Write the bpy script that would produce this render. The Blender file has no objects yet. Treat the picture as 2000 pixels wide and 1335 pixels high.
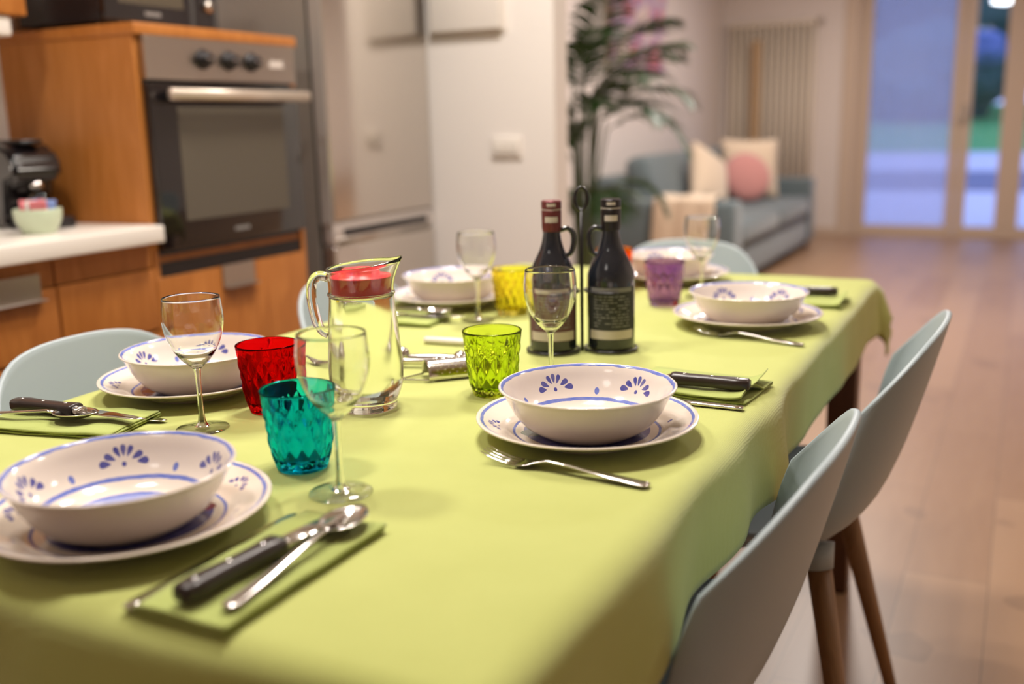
import bpy, bmesh, math, random
from mathutils import Vector, Matrix, noise
random.seed(4)
PI = math.pi
sc = bpy.context.scene
COL = sc.collection

# ------------------------------------------------------------------ camera
TZ = 0.75                                # table top height
F = 1944.0                               # focal length in px of a 2000 px wide frame
def cam_axes():
    Y = Vector((1010, 215 - 667.5, F)).normalized()
    h = Vector((1, -0.024, 0))
    n = Y.cross(h).normalized()
    if n.y > 0: n = -n
    X = Y.cross(n)
    return X, Y, n                       # world axes seen in image space (x right, y down, z forward)
AX, AY, AZ = cam_axes()
cam_d = bpy.data.cameras.new('camera')
cam_d.sensor_width = 36; cam_d.lens = F / 2000 * 36
cam_d.clip_start = 0.05; cam_d.clip_end = 300
cam = bpy.data.objects.new('camera', cam_d); COL.objects.link(cam)
M3 = Matrix(((AX.x, -AX.y, -AX.z), (AY.x, -AY.y, -AY.z), (AZ.x, -AZ.y, -AZ.z)))
cam.matrix_world = Matrix.Translation((0, 0, TZ + 0.37)) @ M3.to_4x4()
cam_d.dof.use_dof = True
cam_d.dof.focus_distance = 1.26
cam_d.dof.aperture_fstop = 2.0
sc.camera = cam

# ------------------------------------------------------------------ world and exposure
w = bpy.data.worlds.new('dusk'); sc.world = w; w.use_nodes = True
bg = w.node_tree.nodes['Background']
bg.inputs[0].default_value = (0.40, 0.47, 0.90, 1); bg.inputs[1].default_value = 2.4
sc.view_settings.view_transform = 'Standard'; sc.view_settings.look = 'None'
sc.view_settings.gamma = 1; sc.view_settings.exposure = -0.06
sc.view_settings.use_curve_mapping = False
sc.cycles.max_bounces = 14; sc.cycles.transparent_max_bounces = 24
sc.cycles.transmission_bounces = 12; sc.cycles.glossy_bounces = 6; sc.cycles.diffuse_bounces = 4
sc.cycles.sample_clamp_indirect = 6
sc.cycles.caustics_reflective = False

# ------------------------------------------------------------------ table lamps, and unseen ceiling lights added as fill
def area(name, loc, size, power, color, rot=(0, 0, 0), shape='DISK', spread=PI, size_y=None):
    l = bpy.data.lights.new(name, 'AREA'); l.energy = power; l.color = color
    l.shape = shape; l.size = size; l.spread = spread
    if size_y: l.size_y = size_y
    o = bpy.data.objects.new(name, l); COL.objects.link(o)
    o.location = loc; o.rotation_euler = rot
    return o
WARM = (1.0, 0.90, 0.79)
WARM2 = (1.0, 0.93, 0.86)
for i, (dx, dy) in enumerate([(-.11, -.11), (.11, -.11), (-.11, .11), (.11, .11)]):
    area('table_lamp_light', (-0.70 + dx, 1.25 + dy, 2.45), 0.07, 4.7, WARM2, spread=2.6)
area('kitchen_fill', (-1.2, 2.3, 2.6), 0.4, 33, WARM2, spread=2.8)
area('kitchen_fill', (-1.5, .75, 2.6), 0.3, 17, WARM2, spread=2.6)  # unseen fill, added to brighten the oven column's side panel
area('kitchen_fill', (-0.9, -0.9, 2.6), 0.5, 3, WARM2)
area('kitchen_fill', (0.9, 3.0, 2.6), 0.4, 13, WARM)
area('living_fill', (-0.9, 5.6, 2.6), 0.4, 88, WARM2)  # unseen fill for the living room end
area('living_fill', (-1.1, 8.0, 2.6), 0.4, 30, WARM)

# ------------------------------------------------------------------ node helpers
def mat(name):
    m = bpy.data.materials.new(name); m.use_nodes = True
    nt = m.node_tree; return m, nt, nt.nodes['Principled BSDF']
def pbr(name, col, rough=.5, metal=0, spec=None, coat=0, sheen=0, bump=None, var=None, emit=None, trans=None, ior=None):
    m, nt, b = mat(name)
    b.inputs['Base Color'].default_value = (*col, 1)
    b.inputs['Roughness'].default_value = rough; b.inputs['Metallic'].default_value = metal
    if spec is not None: b.inputs['Specular IOR Level'].default_value = spec
    if coat: b.inputs['Coat Weight'].default_value = coat; b.inputs['Coat Roughness'].default_value = .08
    if sheen: b.inputs['Sheen Weight'].default_value = sheen
    if trans is not None: b.inputs['Transmission Weight'].default_value = trans
    if ior: b.inputs['IOR'].default_value = ior
    if emit: b.inputs['Emission Color'].default_value = (*emit[0], 1); b.inputs['Emission Strength'].default_value = emit[1]
    tc = nt.nodes.new('ShaderNodeTexCoord')
    if bump:
        n = nt.nodes.new('ShaderNodeTexNoise'); n.inputs['Scale'].default_value = bump[0]; n.inputs['Detail'].default_value = 4
        nt.links.new(tc.outputs['Object'], n.inputs['Vector'])
        bp = nt.nodes.new('ShaderNodeBump'); bp.inputs['Strength'].default_value = bump[1]; bp.inputs['Distance'].default_value = bump[2] if len(bump) > 2 else .002
        nt.links.new(n.outputs['Fac'], bp.inputs['Height']); nt.links.new(bp.outputs[0], b.inputs['Normal'])
    if var:                               # (scale, second colour)
        n = nt.nodes.new('ShaderNodeTexNoise'); n.inputs['Scale'].default_value = var[0]; n.inputs['Detail'].default_value = 5
        nt.links.new(tc.outputs['Object'], n.inputs['Vector'])
        mx = nt.nodes.new('ShaderNodeMix'); mx.data_type = 'RGBA'
        mx.inputs['A'].default_value = (*col, 1); mx.inputs['B'].default_value = (*var[1], 1)
        nt.links.new(n.outputs['Fac'], mx.inputs['Factor']); nt.links.new(mx.outputs['Result'], b.inputs['Base Color'])
    return m
def wood(name, c1, c2, scale=(1, 14, 14), rough=.45, coat=0, dist=3.0):
    m, nt, b = mat(name)
    tc = nt.nodes.new('ShaderNodeTexCoord'); mp = nt.nodes.new('ShaderNodeMapping')
    mp.inputs['Scale'].default_value = scale
    n = nt.nodes.new('ShaderNodeTexNoise'); n.inputs['Scale'].default_value = 2.2; n.inputs['Detail'].default_value = 8
    n.inputs['Distortion'].default_value = dist
    r = nt.nodes.new('ShaderNodeValToRGB')
    r.color_ramp.elements[0].position = .3; r.color_ramp.elements[1].position = .7
    r.color_ramp.elements[0].color = (*c1, 1); r.color_ramp.elements[1].color = (*c2, 1)
    nt.links.new(tc.outputs['Object'], mp.inputs['Vector']); nt.links.new(mp.outputs[0], n.inputs['Vector'])
    nt.links.new(n.outputs['Fac'], r.inputs[0]); nt.links.new(r.outputs[0], b.inputs['Base Color'])
    b.inputs['Roughness'].default_value = rough
    if coat: b.inputs['Coat Weight'].default_value = coat; b.inputs['Coat Roughness'].default_value = .15
    return m
class G:
    """tiny math-node builder"""
    def __init__(s, nt): s.nt = nt
    def m(s, op, a, b=None, c=None):
        n = s.nt.nodes.new('ShaderNodeMath'); n.operation = op
        for i, v in enumerate((a, b, c)):
            if v is None: continue
            if isinstance(v, (int, float)): n.inputs[i].default_value = v
            else: s.nt.links.new(v, n.inputs[i])
        return n.outputs[0]
    def mixc(s, f, a, b):
        n = s.nt.nodes.new('ShaderNodeMix'); n.data_type = 'RGBA'
        if isinstance(f, (int, float)): n.inputs['Factor'].default_value = f
        else: s.nt.links.new(f, n.inputs['Factor'])
        for k, v in (('A', a), ('B', b)):
            if isinstance(v, tuple): n.inputs[k].default_value = (*v, 1)
            else: s.nt.links.new(v, n.inputs[k])
        return n.outputs['Result']

CREAM = (0.80, 0.70, 0.60)
def ceramic(name, rings, motif=None, dot=None, patches=(), use_z=False):
    """cream glaze with painted rings, petal motifs and dots, in the piece's own coordinates"""
    m, nt, b = mat(name); g = G(nt)
    b.inputs['Roughness'].default_value = .12; b.inputs['Coat Weight'].default_value = .4; b.inputs['Coat Roughness'].default_value = .03
    tc = nt.nodes.new('ShaderNodeTexCoord'); sx = nt.nodes.new('ShaderNodeSeparateXYZ')
    nt.links.new(tc.outputs['Object'], sx.inputs[0])
    X, Y = sx.outputs[0], sx.outputs[1]
    r = g.m('SQRT', g.m('ADD', g.m('MULTIPLY', X, X), g.m('MULTIPLY', Y, Y)))
    th = g.m('ARCTAN2', Y, X)
    nz = nt.nodes.new('ShaderNodeTexNoise'); nz.inputs['Scale'].default_value = 60; nt.links.new(tc.outputs['Object'], nz.inputs['Vector'])
    wob = g.m('MULTIPLY', g.m('SUBTRACT', nz.outputs['Fac'], .5), .0022)
    rw = g.m('ADD', r, wob)
    nz2 = nt.nodes.new('ShaderNodeTexNoise'); nz2.inputs['Scale'].default_value = 90; nt.links.new(tc.outputs['Object'], nz2.inputs['Vector'])
    col = CREAM
    def paint(col, mask, c):
        f = g.m('MULTIPLY', mask, g.m('MULTIPLY_ADD', nz2.outputs['Fac'], .35, .72))
        n = nt.nodes.new('ShaderNodeClamp'); nt.links.new(f, n.inputs[0])
        return g.mixc(n.outputs[0], col, c)
    for (r0, hw, c) in rings:
        col = paint(col, g.m('LESS_THAN', g.m('ABSOLUTE', g.m('SUBTRACT', rw, r0)), hw), c)
    for (px, py, pr_, c) in patches:
        dx = g.m('SUBTRACT', X, px); dy = g.m('SUBTRACT', Y, py)
        d = g.m('ADD', g.m('MULTIPLY', dx, dx), g.m('MULTIPLY', dy, dy))
        col = paint(col, g.m('LESS_THAN', g.m('ADD', d, g.m('MULTIPLY', wob, .05)), pr_ * pr_), c)
    def fold(n, off):
        t = g.m('FRACT', g.m('MULTIPLY_ADD', th, n / (2 * PI), 10 + off))
        return g.m('MULTIPLY', g.m('MULTIPLY', g.m('SUBTRACT', t, .5), 2 * PI / n), r)
    if motif:
        n, r0, S, c = motif
        u = g.m('ABSOLUTE', fold(n, 0)); v = g.m('SUBTRACT', sx.outputs[2] if use_z else r, r0)
        acc = None
        for (a, d, l, wd) in [(0, .0128, .0056, .0024), (.48, .0130, .0056, .0023), (1.08, .0150, .0060, .0027), (1.47, .0184, .0058, .0030)]:
            d *= S; l *= S; wd *= S
            al = g.m('SUBTRACT', g.m('ADD', g.m('MULTIPLY', u, math.sin(a)), g.m('MULTIPLY', v, math.cos(a))), d)
            pe = g.m('SUBTRACT', g.m('MULTIPLY', u, math.cos(a)), g.m('MULTIPLY', v, math.sin(a)))
            wv = g.m('MULTIPLY_ADD', al, wd * .55 / l, wd)
            e = g.m('ADD', g.m('POWER', g.m('ABSOLUTE', g.m('DIVIDE', pe, wv)), 2), g.m('POWER', g.m('ABSOLUTE', g.m('DIVIDE', al, l)), 2))
            k = g.m('LESS_THAN', e, 1)
            acc = k if acc is None else g.m('MAXIMUM', acc, k)
        k = g.m('LESS_THAN', g.m('ADD', g.m('MULTIPLY', u, u), g.m('MULTIPLY', v, v)), (.0023 * S) ** 2)
        col = paint(col, g.m('MAXIMUM', acc, k), c)
    if dot:
        n, r0, rad, c = dot
        u = fold(n, .5); v = g.m('SUBTRACT', sx.outputs[2] if use_z else r, r0)
        k = g.m('LESS_THAN', g.m('ADD', g.m('MULTIPLY', u, u), g.m('MULTIPLY', g.m('MULTIPLY', v, v), .6)), rad * rad)
        col = paint(col, k, c)
    if isinstance(col, tuple): b.inputs['Base Color'].default_value = (*col, 1)
    else: nt.links.new(col, b.inputs['Base Color'])
    return m
def thin_glass(name, tint=(.97, .985, .97), edge=1.0, haze=0.0, hazecol=(.8, .8, .78), rough=0.01, refl=1.0, ior=1.5):
    """see-through wall of a thin glass: tinted transmission, Fresnel reflection, optional fine haze"""
    m = bpy.data.materials.new(name); m.use_nodes = True; nt = m.node_tree; nt.nodes.clear()
    out = nt.nodes.new('ShaderNodeOutputMaterial')
    tr = nt.nodes.new('ShaderNodeBsdfTransparent'); gl = nt.nodes.new('ShaderNodeBsdfGlossy'); gl.inputs['Roughness'].default_value = rough
    lw = nt.nodes.new('ShaderNodeLayerWeight'); lw.inputs[0].default_value = .5
    g = G(nt)
    fac = g.m('POWER', lw.outputs['Facing'], 3.0)
    c = g.mixc(g.m('MULTIPLY', fac, edge), tuple(tint), tuple(t ** 5 * .8 for t in tint))
    nt.links.new(c, tr.inputs[0])
    f0 = ((ior - 1) / (ior + 1)) ** 2
    fr = g.m('MULTIPLY_ADD', g.m('POWER', lw.outputs['Facing'], 5.0), .85, f0)
    mx = nt.nodes.new('ShaderNodeMixShader')
    nt.links.new(g.m('MINIMUM', g.m('MULTIPLY', fr, refl), .95), mx.inputs[0]); nt.links.new(tr.outputs[0], mx.inputs[1]); nt.links.new(gl.outputs[0], mx.inputs[2])
    last = mx.outputs[0]
    if haze:
        df = nt.nodes.new('ShaderNodeBsdfDiffuse'); df.inputs[0].default_value = (*hazecol, 1)
        tl = nt.nodes.new('ShaderNodeBsdfTranslucent'); tl.inputs[0].default_value = (*hazecol, 1)
        m1 = nt.nodes.new('ShaderNodeMixShader'); m1.inputs[0].default_value = .5
        nt.links.new(df.outputs[0], m1.inputs[1]); nt.links.new(tl.outputs[0], m1.inputs[2])
        m2 = nt.nodes.new('ShaderNodeMixShader')
        n = nt.nodes.new('ShaderNodeTexNoise'); n.inputs['Scale'].default_value = 420; n.inputs['Detail'].default_value = 1
        tc = nt.nodes.new('ShaderNodeTexCoord'); nt.links.new(tc.outputs['Object'], n.inputs['Vector'])
        nt.links.new(g.m('MULTIPLY', n.outputs['Fac'], haze * 2), m2.inputs[0])
        nt.links.new(last, m2.inputs[1]); nt.links.new(m1.outputs[0], m2.inputs[2]); last = m2.outputs[0]
    nt.links.new(last, out.inputs[0]); return m
def coloured_glass(name, col, rough=0.0, ior=1.45):
    """solid coloured glass"""
    m = bpy.data.materials.new(name); m.use_nodes = True; nt = m.node_tree; nt.nodes.clear()
    out = nt.nodes.new('ShaderNodeOutputMaterial'); gl = nt.nodes.new('ShaderNodeBsdfGlass')
    gl.inputs[0].default_value = (*col, 1); gl.inputs['IOR'].default_value = ior; gl.inputs['Roughness'].default_value = rough
    nt.links.new(gl.outputs[0], out.inputs[0]); return m

# ------------------------------------------------------------------ materials
NAVY = (0.035, 0.045, 0.30); BLUE = (0.10, 0.16, 0.55); PALEB = (0.22, 0.30, 0.68)
M = {}
M['wall'] = pbr('white_plaster', (.85, .79, .74), .85, bump=(60, .08, .001))
M['wall_living'] = pbr('living_plaster', (.76, .68, .64), .85, bump=(60, .08, .001))
M['ceiling'] = pbr('ceiling_paint', (.84, .80, .75), .9)
M['ceram'] = ceramic('glazed_cream', [])
M['bowl_in'] = ceramic('bowl_decor', [(.1012, .0016, BLUE), (.0760, .0019, BLUE), (.025, .026, PALEB), (.0545, .0032, BLUE)], (5, .031, 1.0, NAVY), (5, .0272, .0030, BLUE), use_z=True)
RED = (.22, .03, .05); GRN = (.05, .13, .06)
def plate_mat(name, patches):
    return ceramic(name, [(.1262, .0018, BLUE), (.0875, .0016, BLUE), (.0655, .0105, NAVY), (.050, .0012, BLUE)], (5, .106, .72, NAVY), (5, .1015, .0024, NAVY), patches)
M['plate_red'] = plate_mat('plate_decor_red', [(-.062, -.012, .012, RED), (.062, .028, .011, RED)])
M['plate_green'] = plate_mat('plate_decor_green', [(-.066, -.006, .014, GRN), (.040, .054, .011, RED)])
M['satin_pale'] = pbr('pale_satin_trim', (.62, .57, .54), .4, .5)
M['satin'] = pbr('satin_handle', (.66, .56, .47), .42, .7)
M['trim_grey'] = pbr('satin_grey_trim', (.42, .38, .35), .5, .3)
M['steel'] = pbr('polished_steel', (.72, .69, .66), .14, 1)
M['steel_b'] = pbr('brushed_steel', (.50, .45, .40), .30, 1)
M['fridge'] = pbr('fridge_steel', (.62, .57, .52), .16, .9)
M['fridge_side'] = pbr('fridge_grey_side', (.27, .24, .21), .5)
M['black'] = pbr('black_plastic', (.012, .010, .012), .28)
M['black_gloss'] = pbr('black_gloss', (.008, .006, .007), .06, coat=.6)
M['handle'] = pbr('dark_handle', (.028, .017, .015), .3)
M['oven_glass'] = pbr('oven_window', (.085, .072, .05), .10, coat=.5)
M['cherry'] = wood('cherry_wood', (.36, .115, .018), (.50, .185, .038), (9, 9, 1), .42)
M['cherry_side'] = wood('cherry_wood_side', (.40, .14, .022), (.52, .20, .05), (8, 8, .8), .42)
M['oak'] = wood('oak_leg', (.23, .115, .045), (.32, .17, .075), (8, 8, 1), .5)
M['darkwood'] = wood('dark_table_wood', (.085, .035, .018), (.13, .055, .028), (5, 5, 1), .4)
M['counter'] = pbr('white_worktop', (.82, .76, .69), .3)
M['shell'] = pbr('blue_grey_plastic', (.38, .445, .475), .42, bump=(900, .05, .0003))
M['sofa'] = pbr('blue_grey_fabric', (.095, .128, .140), .9, sheen=.3, bump=(400, .4, .002), var=(30, (.12, .152, .165)))
M['sofa_seat'] = M['sofa']
M['cream_fabric'] = pbr('cream_fabric', (.70, .56, .42), .95, sheen=.3, bump=(300, .3, .002))
M['pink_fabric'] = pbr('pink_fabric', (.55, .25, .235), .95, sheen=.3, bump=(300, .3, .002))
M['green_napkin'] = pbr('green_linen', (.36, .42, .105), .95, sheen=.2, bump=(900, .5, .0008), var=(40, (.42, .48, .135)))
M['frame'] = pbr('beige_door_paint', (.60, .47, .37), .55)
M['slat'] = wood('tan_slat_wood', (.40, .25, .13), (.50, .33, .18), (8, 8, 1))
M['radiator'] = pbr('radiator_enamel', (.78, .68, .56), .45)
M['leaf'] = pbr('palm_leaf', (.022, .062, .012), .5, var=(8, (.04, .095, .02)))
M['stem'] = pbr('palm_stem', (.10, .14, .05), .5)
M['pot'] = pbr('pot_white', (.55, .5, .45), .5)
M['soil'] = pbr('soil', (.03, .02, .012), .95, bump=(80, .8, .01))
M['red_plastic'] = pbr('red_plastic', (.78, .035, .05), .35)
M['white_plastic'] = pbr('white_plastic', (.80, .74, .68), .35)
M['porcelain'] = pbr('mint_porcelain', (.52, .60, .44), .25)
M['sug_b'] = pbr('sachet_blue', (.25, .35, .70), .5); M['sug_r'] = pbr('sachet_red', (.75, .22, .25), .5); M['sug_w'] = pbr('sachet_white', (.85, .8, .78), .5)
M['wine'] = coloured_glass('clear_crystal', (.995, .998, .99))
M['stemglass'] = coloured_glass('stem_crystal', (.99, .995, .985))
M['footglass'] = thin_glass('foot_crystal', (.985, .99, .98), edge=.35, refl=1.6)
M['jug'] = coloured_glass('dewy_jug_glass', (.985, .99, .96), .13, 1.33)
M['jug_clear'] = coloured_glass('clear_jug_glass', (.985, .995, .975), 0, 1.45)
M['t_red'] = coloured_glass('red_glass', (.85, .05, .06))
M['t_teal'] = coloured_glass('teal_glass', (.10, .82, .95))
M['t_green'] = coloured_glass('lime_glass', (.87, .94, .36))
M['t_yellow'] = coloured_glass('yellow_glass', (1., .95, .42))
M['t_purple'] = coloured_glass('purple_glass', (.82, .66, .92))
M['t_orange'] = coloured_glass('orange_glass', (1., .50, .13))
M['bottle'] = pbr('dark_bottle_glass', (.012, .014, .020), .09, coat=.5)
M['cap_red'] = pbr('maroon_capsule', (.16, .03, .035), .35, .3)
M['cap_black'] = pbr('black_capsule', (.02, .015, .018), .3, .3)
M['lab_red'] = pbr('maroon_label', (.14, .06, .07), .7); M['lab_dark'] = pbr('charcoal_label', (.03, .03, .03), .7)
M['lab_pale'] = pbr('pale_print', (.60, .52, .47), .7); M['lab_grey'] = pbr('grey_print', (.22, .21, .20), .7)
M['iron'] = pbr('black_wire', (.012, .010, .010), .3)
M['gold'] = pbr('brass_tone', (.55, .42, .16), .3, 1)

# ------------------------------------------------------------------ mesh helpers
def finish(name, me, material, parent, smooth=True, loc=None, rot=None):
    o = bpy.data.objects.new(name, me); COL.objects.link(o)
    for mm in (material if isinstance(material, (list, tuple)) else [material]): me.materials.append(mm)
    if smooth:
        me.polygons.foreach_set('use_smooth', [True] * len(me.polygons))
    if parent: o.parent = parent
    if loc is not None: o.location = loc
    if rot is not None: o.rotation_euler = rot
    return o
def obj(name, bm, material, parent=None, smooth=False, loc=None, rot=None, recalc=True):
    if recalc: bmesh.ops.recalc_face_normals(bm, faces=bm.faces)
    me = bpy.data.meshes.new(name); bm.to_mesh(me); bm.free()
    o = finish(name, me, material, parent, smooth, loc, rot)
    return o
def autosmooth(o, ang=40):
    me = o.data
    me.polygons.foreach_set('use_smooth', [True] * len(me.polygons))
    bm = bmesh.new(); bm.from_mesh(me)
    for e in bm.edges:
        if len(e.link_faces) == 2 and e.calc_face_angle(0) > math.radians(ang): e.smooth = False
    bm.to_mesh(me); bm.free(); return o
def thing(name, label, cat, loc=(0, 0, 0), rz=0, group=None):
    o = bpy.data.objects.new(name, None); COL.objects.link(o)
    o.empty_display_size = .02
    o.location = loc; o.rotation_euler = (0, 0, rz); o['label'] = label; o['category'] = cat
    if group: o['group'] = group
    return o
def tag(o, label, cat, group=None):
    o['label'] = label; o['category'] = cat
    if group: o['group'] = group
    return o
def struct(o): o['kind'] = 'structure'; return o
def box(bm, a, b, bev=0, mi=0):
    r = bmesh.ops.create_cube(bm, size=1); vs = r['verts']
    for v in vs:
        v.co = Vector(((a[i] + b[i]) / 2 + v.co[i] * (b[i] - a[i]) for i in range(3)))
    fs = {f for v in vs for f in v.link_faces}
    for f in fs: f.material_index = mi
    if bev:
        es = {e for v in vs for e in v.link_edges}
        bmesh.ops.bevel(bm, geom=list(es), offset=bev, segments=3, affect='EDGES', profile=.5)
def bx(name, a, b, material, parent=None, bev=0, loc=None, rot=None):
    bm = bmesh.new(); box(bm, a, b, bev)
    o = obj(name, bm, material, parent, loc=loc, rot=rot)
    if bev: autosmooth(o, 50)
    return o
def lathe(bm, prof, n=64, mi=None, center=(0, 0)):
    rings = []
    for (r, z) in prof:
        if r < 1e-6: rings.append([bm.verts.new((center[0], center[1], z))])
        else: rings.append([bm.verts.new((center[0] + r * math.cos(2 * PI * i / n), center[1] + r * math.sin(2 * PI * i / n), z)) for i in range(n)])
    for k in range(len(rings) - 1):
        a, b = rings[k], rings[k + 1]
        for i in range(n):
            j = (i + 1) % n
            if len(a) == 1 and len(b) == 1: continue
            if len(a) == 1: f = bm.faces.new((a[0], b[i], b[j]))
            elif len(b) == 1: f = bm.faces.new((a[i], b[0], a[j]))
            else: f = bm.faces.new((a[i], b[i], b[j], a[j]))
            if mi: f.material_index = mi[k]
    return rings
def smooth_prof(pts, sub=4):
    """Catmull-Rom through a profile"""
    out = []
    P = [pts[0]] + list(pts) + [pts[-1]]
    for i in range(1, len(P) - 2):
        for k in range(sub):
            t = k / sub
            q = []
            for c in range(len(P[0])):
                a, b, d, e = P[i - 1][c], P[i][c], P[i + 1][c], P[i + 2][c]
                q.append(.5 * (2 * b + (d - a) * t + (2 * a - 5 * b + 4 * d - e) * t * t + (3 * b - a - 3 * d + e) * t ** 3))
            out.append(tuple(q))
    out.append(tuple(pts[-1])); return out
def tube(bm, pts, rad, n=10, caps=True, closed=False):
    pts = [Vector(p) for p in pts]; rings = []
    N = len(pts)
    up = None
    for i, p in enumerate(pts):
        if closed: t = (pts[(i + 1) % N] - pts[i - 1]).normalized()
        else: t = (pts[min(i + 1, N - 1)] - pts[max(i - 1, 0)]).normalized()
        if up is None:
            up = Vector((0, 0, 1)) if abs(t.z) < .9 else Vector((1, 0, 0))
        a = t.cross(up)
        if a.length < 1e-5: a = t.cross(Vector((1, 0, 0)))
        a.normalize(); up = a.cross(t).normalized()
        r = rad[i] if isinstance(rad, (list, tuple)) else rad
        rings.append([bm.verts.new(p + (a * math.cos(2 * PI * k / n) + up * math.sin(2 * PI * k / n)) * r) for k in range(n)])
    for k in range(N if closed else N - 1):
        a, b = rings[k], rings[(k + 1) % N]
        for i in range(n):
            j = (i + 1) % n; bm.faces.new((a[i], a[j], b[j], b[i]))
    if caps and not closed:
        bm.faces.new(rings[0][::-1]); bm.faces.new(rings[-1])
def loft(bm, secs, n=16, p=2.6):
    """secs: (x, y, z, half width in y, half height in z, tilt about y) superellipse sections along x"""
    rings = []
    for s in secs:
        x, y, z, hw, hh = s[:5]; tl = s[5] if len(s) > 5 else 0
        ring = []
        for k in range(n):
            a = 2 * PI * k / n; c, d = math.cos(a), math.sin(a)
            yy = hw * math.copysign(abs(c) ** (2 / p), c); zz = hh * math.copysign(abs(d) ** (2 / p), d)
            ring.append(bm.verts.new((x - zz * math.sin(tl), y + yy, z + zz * math.cos(tl))))
        rings.append(ring)
    for k in range(len(rings) - 1):
        a, b = rings[k], rings[k + 1]
        for i in range(n):
            j = (i + 1) % n; bm.faces.new((a[i], a[j], b[j], b[i]))
    bm.faces.new(rings[0][::-1]); bm.faces.new(rings[-1])
def grid(bm, nu, nv, fn):
    V = [[bm.verts.new(fn(i / (nu - 1), j / (nv - 1))) for j in range(nv)] for i in range(nu)]
    for i in range(nu - 1):
        for j in range(nv - 1): bm.faces.new((V[i][j], V[i + 1][j], V[i + 1][j + 1], V[i][j + 1]))
    return V
def mods(o, sub=0, solid=0, offset=0, bevel=0):
    if solid: s = o.modifiers.new('s', 'SOLIDIFY'); s.thickness = solid; s.offset = offset
    if bevel: s = o.modifiers.new('b', 'BEVEL'); s.width = bevel; s.segments = 2
    if sub: s = o.modifiers.new('d', 'SUBSURF'); s.levels = sub; s.render_levels = sub
    return o
def children(o): return [c for c in bpy.data.objects if c.parent is o]
def copy_tree(o, loc, rz, label=None, parent=None):
    c = o.copy(); COL.objects.link(c)
    if parent: c.parent = parent
    else: c.location = loc; c.rotation_euler = (0, 0, rz)
    if label: c['label'] = label
    for ch in children(o): copy_tree(ch, None, None, None, c)
    return c

# ================================================================== ROOM
KX = -1.966                               # kitchen fronts
WXK = -2.46                               # kitchen wall behind the units
def floor_mat():
    m, nt, b = mat('oak_plank_floor'); g = G(nt)
    tc = nt.nodes.new('ShaderNodeTexCoord'); mp = nt.nodes.new('ShaderNodeMapping'); mp.inputs['Rotation'].default_value = (0, 0, PI / 2)
    nt.links.new(tc.outputs['Object'], mp.inputs['Vector'])
    br = nt.nodes.new('ShaderNodeTexBrick'); br.inputs['Scale'].default_value = 1
    br.inputs['Brick Width'].default_value = 1.25; br.inputs['Row Height'].default_value = .19
    br.inputs['Mortar Size'].default_value = .0015
    br.inputs['Color1'].default_value = (.37, .22, .125, 1); br.inputs['Color2'].default_value = (.27, .145, .075, 1); br.inputs['Mortar'].default_value = (.12, .07, .04, 1)
    nt.links.new(mp.outputs[0], br.inputs['Vector'])
    m2 = nt.nodes.new('ShaderNodeMapping'); m2.inputs['Scale'].default_value = (9, 1.2, 1)
    nt.links.new(tc.outputs['Object'], m2.inputs['Vector'])
    n = nt.nodes.new('ShaderNodeTexNoise'); n.inputs['Scale'].default_value = 2.5; n.inputs['Detail'].default_value = 7; n.inputs['Distortion'].default_value = 1.2
    nt.links.new(m2.outputs[0], n.inputs['Vector'])
    c = g.mixc(g.m('MULTIPLY', n.outputs['Fac'], .55), br.outputs['Color'], (.42, .27, .16))
    n2 = nt.nodes.new('ShaderNodeTexNoise'); n2.inputs['Scale'].default_value = 3.2; n2.inputs['Detail'].default_value = 2
    nt.links.new(tc.outputs['Object'], n2.inputs['Vector'])
    kn = g.m('MULTIPLY', g.m('GREATER_THAN', n2.outputs['Fac'], .66), .35)
    c = g.mixc(kn, c, (.16, .09, .05))
    nt.links.new(c, b.inputs['Base Color']); b.inputs['Roughness'].default_value = .38
    return m
def quad_box(name, a, b, m): return struct(bx(name, a, b, m))
quad_box('floor', (-3.0, -2.2, -.1), (2.3, 10.0, 0), floor_mat())
quad_box('ceiling', (-3.0, -2.2, 2.7), (2.3, 10.2, 2.8), M['ceiling'])
quad_box('wall_left', (WXK - .24, -2.2, 0), (WXK, 3.2, 2.7), M['wall'])
quad_box('wall_partition', (-2.7, 3.2, 0), (-1.455, 3.31, 2.7), M['wall'])
quad_box('wall_living', (-2.82, 3.31, 0), (-2.70, 9.95, 2.7), M['wall_living'])
quad_box('wall_right', (2.1, -2.2, 0), (2.3, 10.0, 2.7), M['wall'])
quad_box('wall_near', (-2.7, -2.3, 0), (2.3, -2.2, 2.7), M['wall'])
bm = bmesh.new()                          # far wall with the glazed door opening
DX0, DX1 = -1.46, .62
box(bm, (-2.82, 9.9, 0), (DX0, 10.1, 2.7)); box(bm, (DX1, 9.9, 0), (2.3, 10.1, 2.7)); box(bm, (DX0, 9.9, 2.35), (DX1, 10.1, 2.7))
struct(obj('wall_far', bm, M['wall_living']))
quad_box('baseboard_far', (-2.7, 9.885, 0), (DX0, 9.9, .07), M['frame'])
quad_box('baseboard_partition', (-1.94, 3.188, 0), (-1.46, 3.2, .07), M['white_plastic'])

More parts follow.
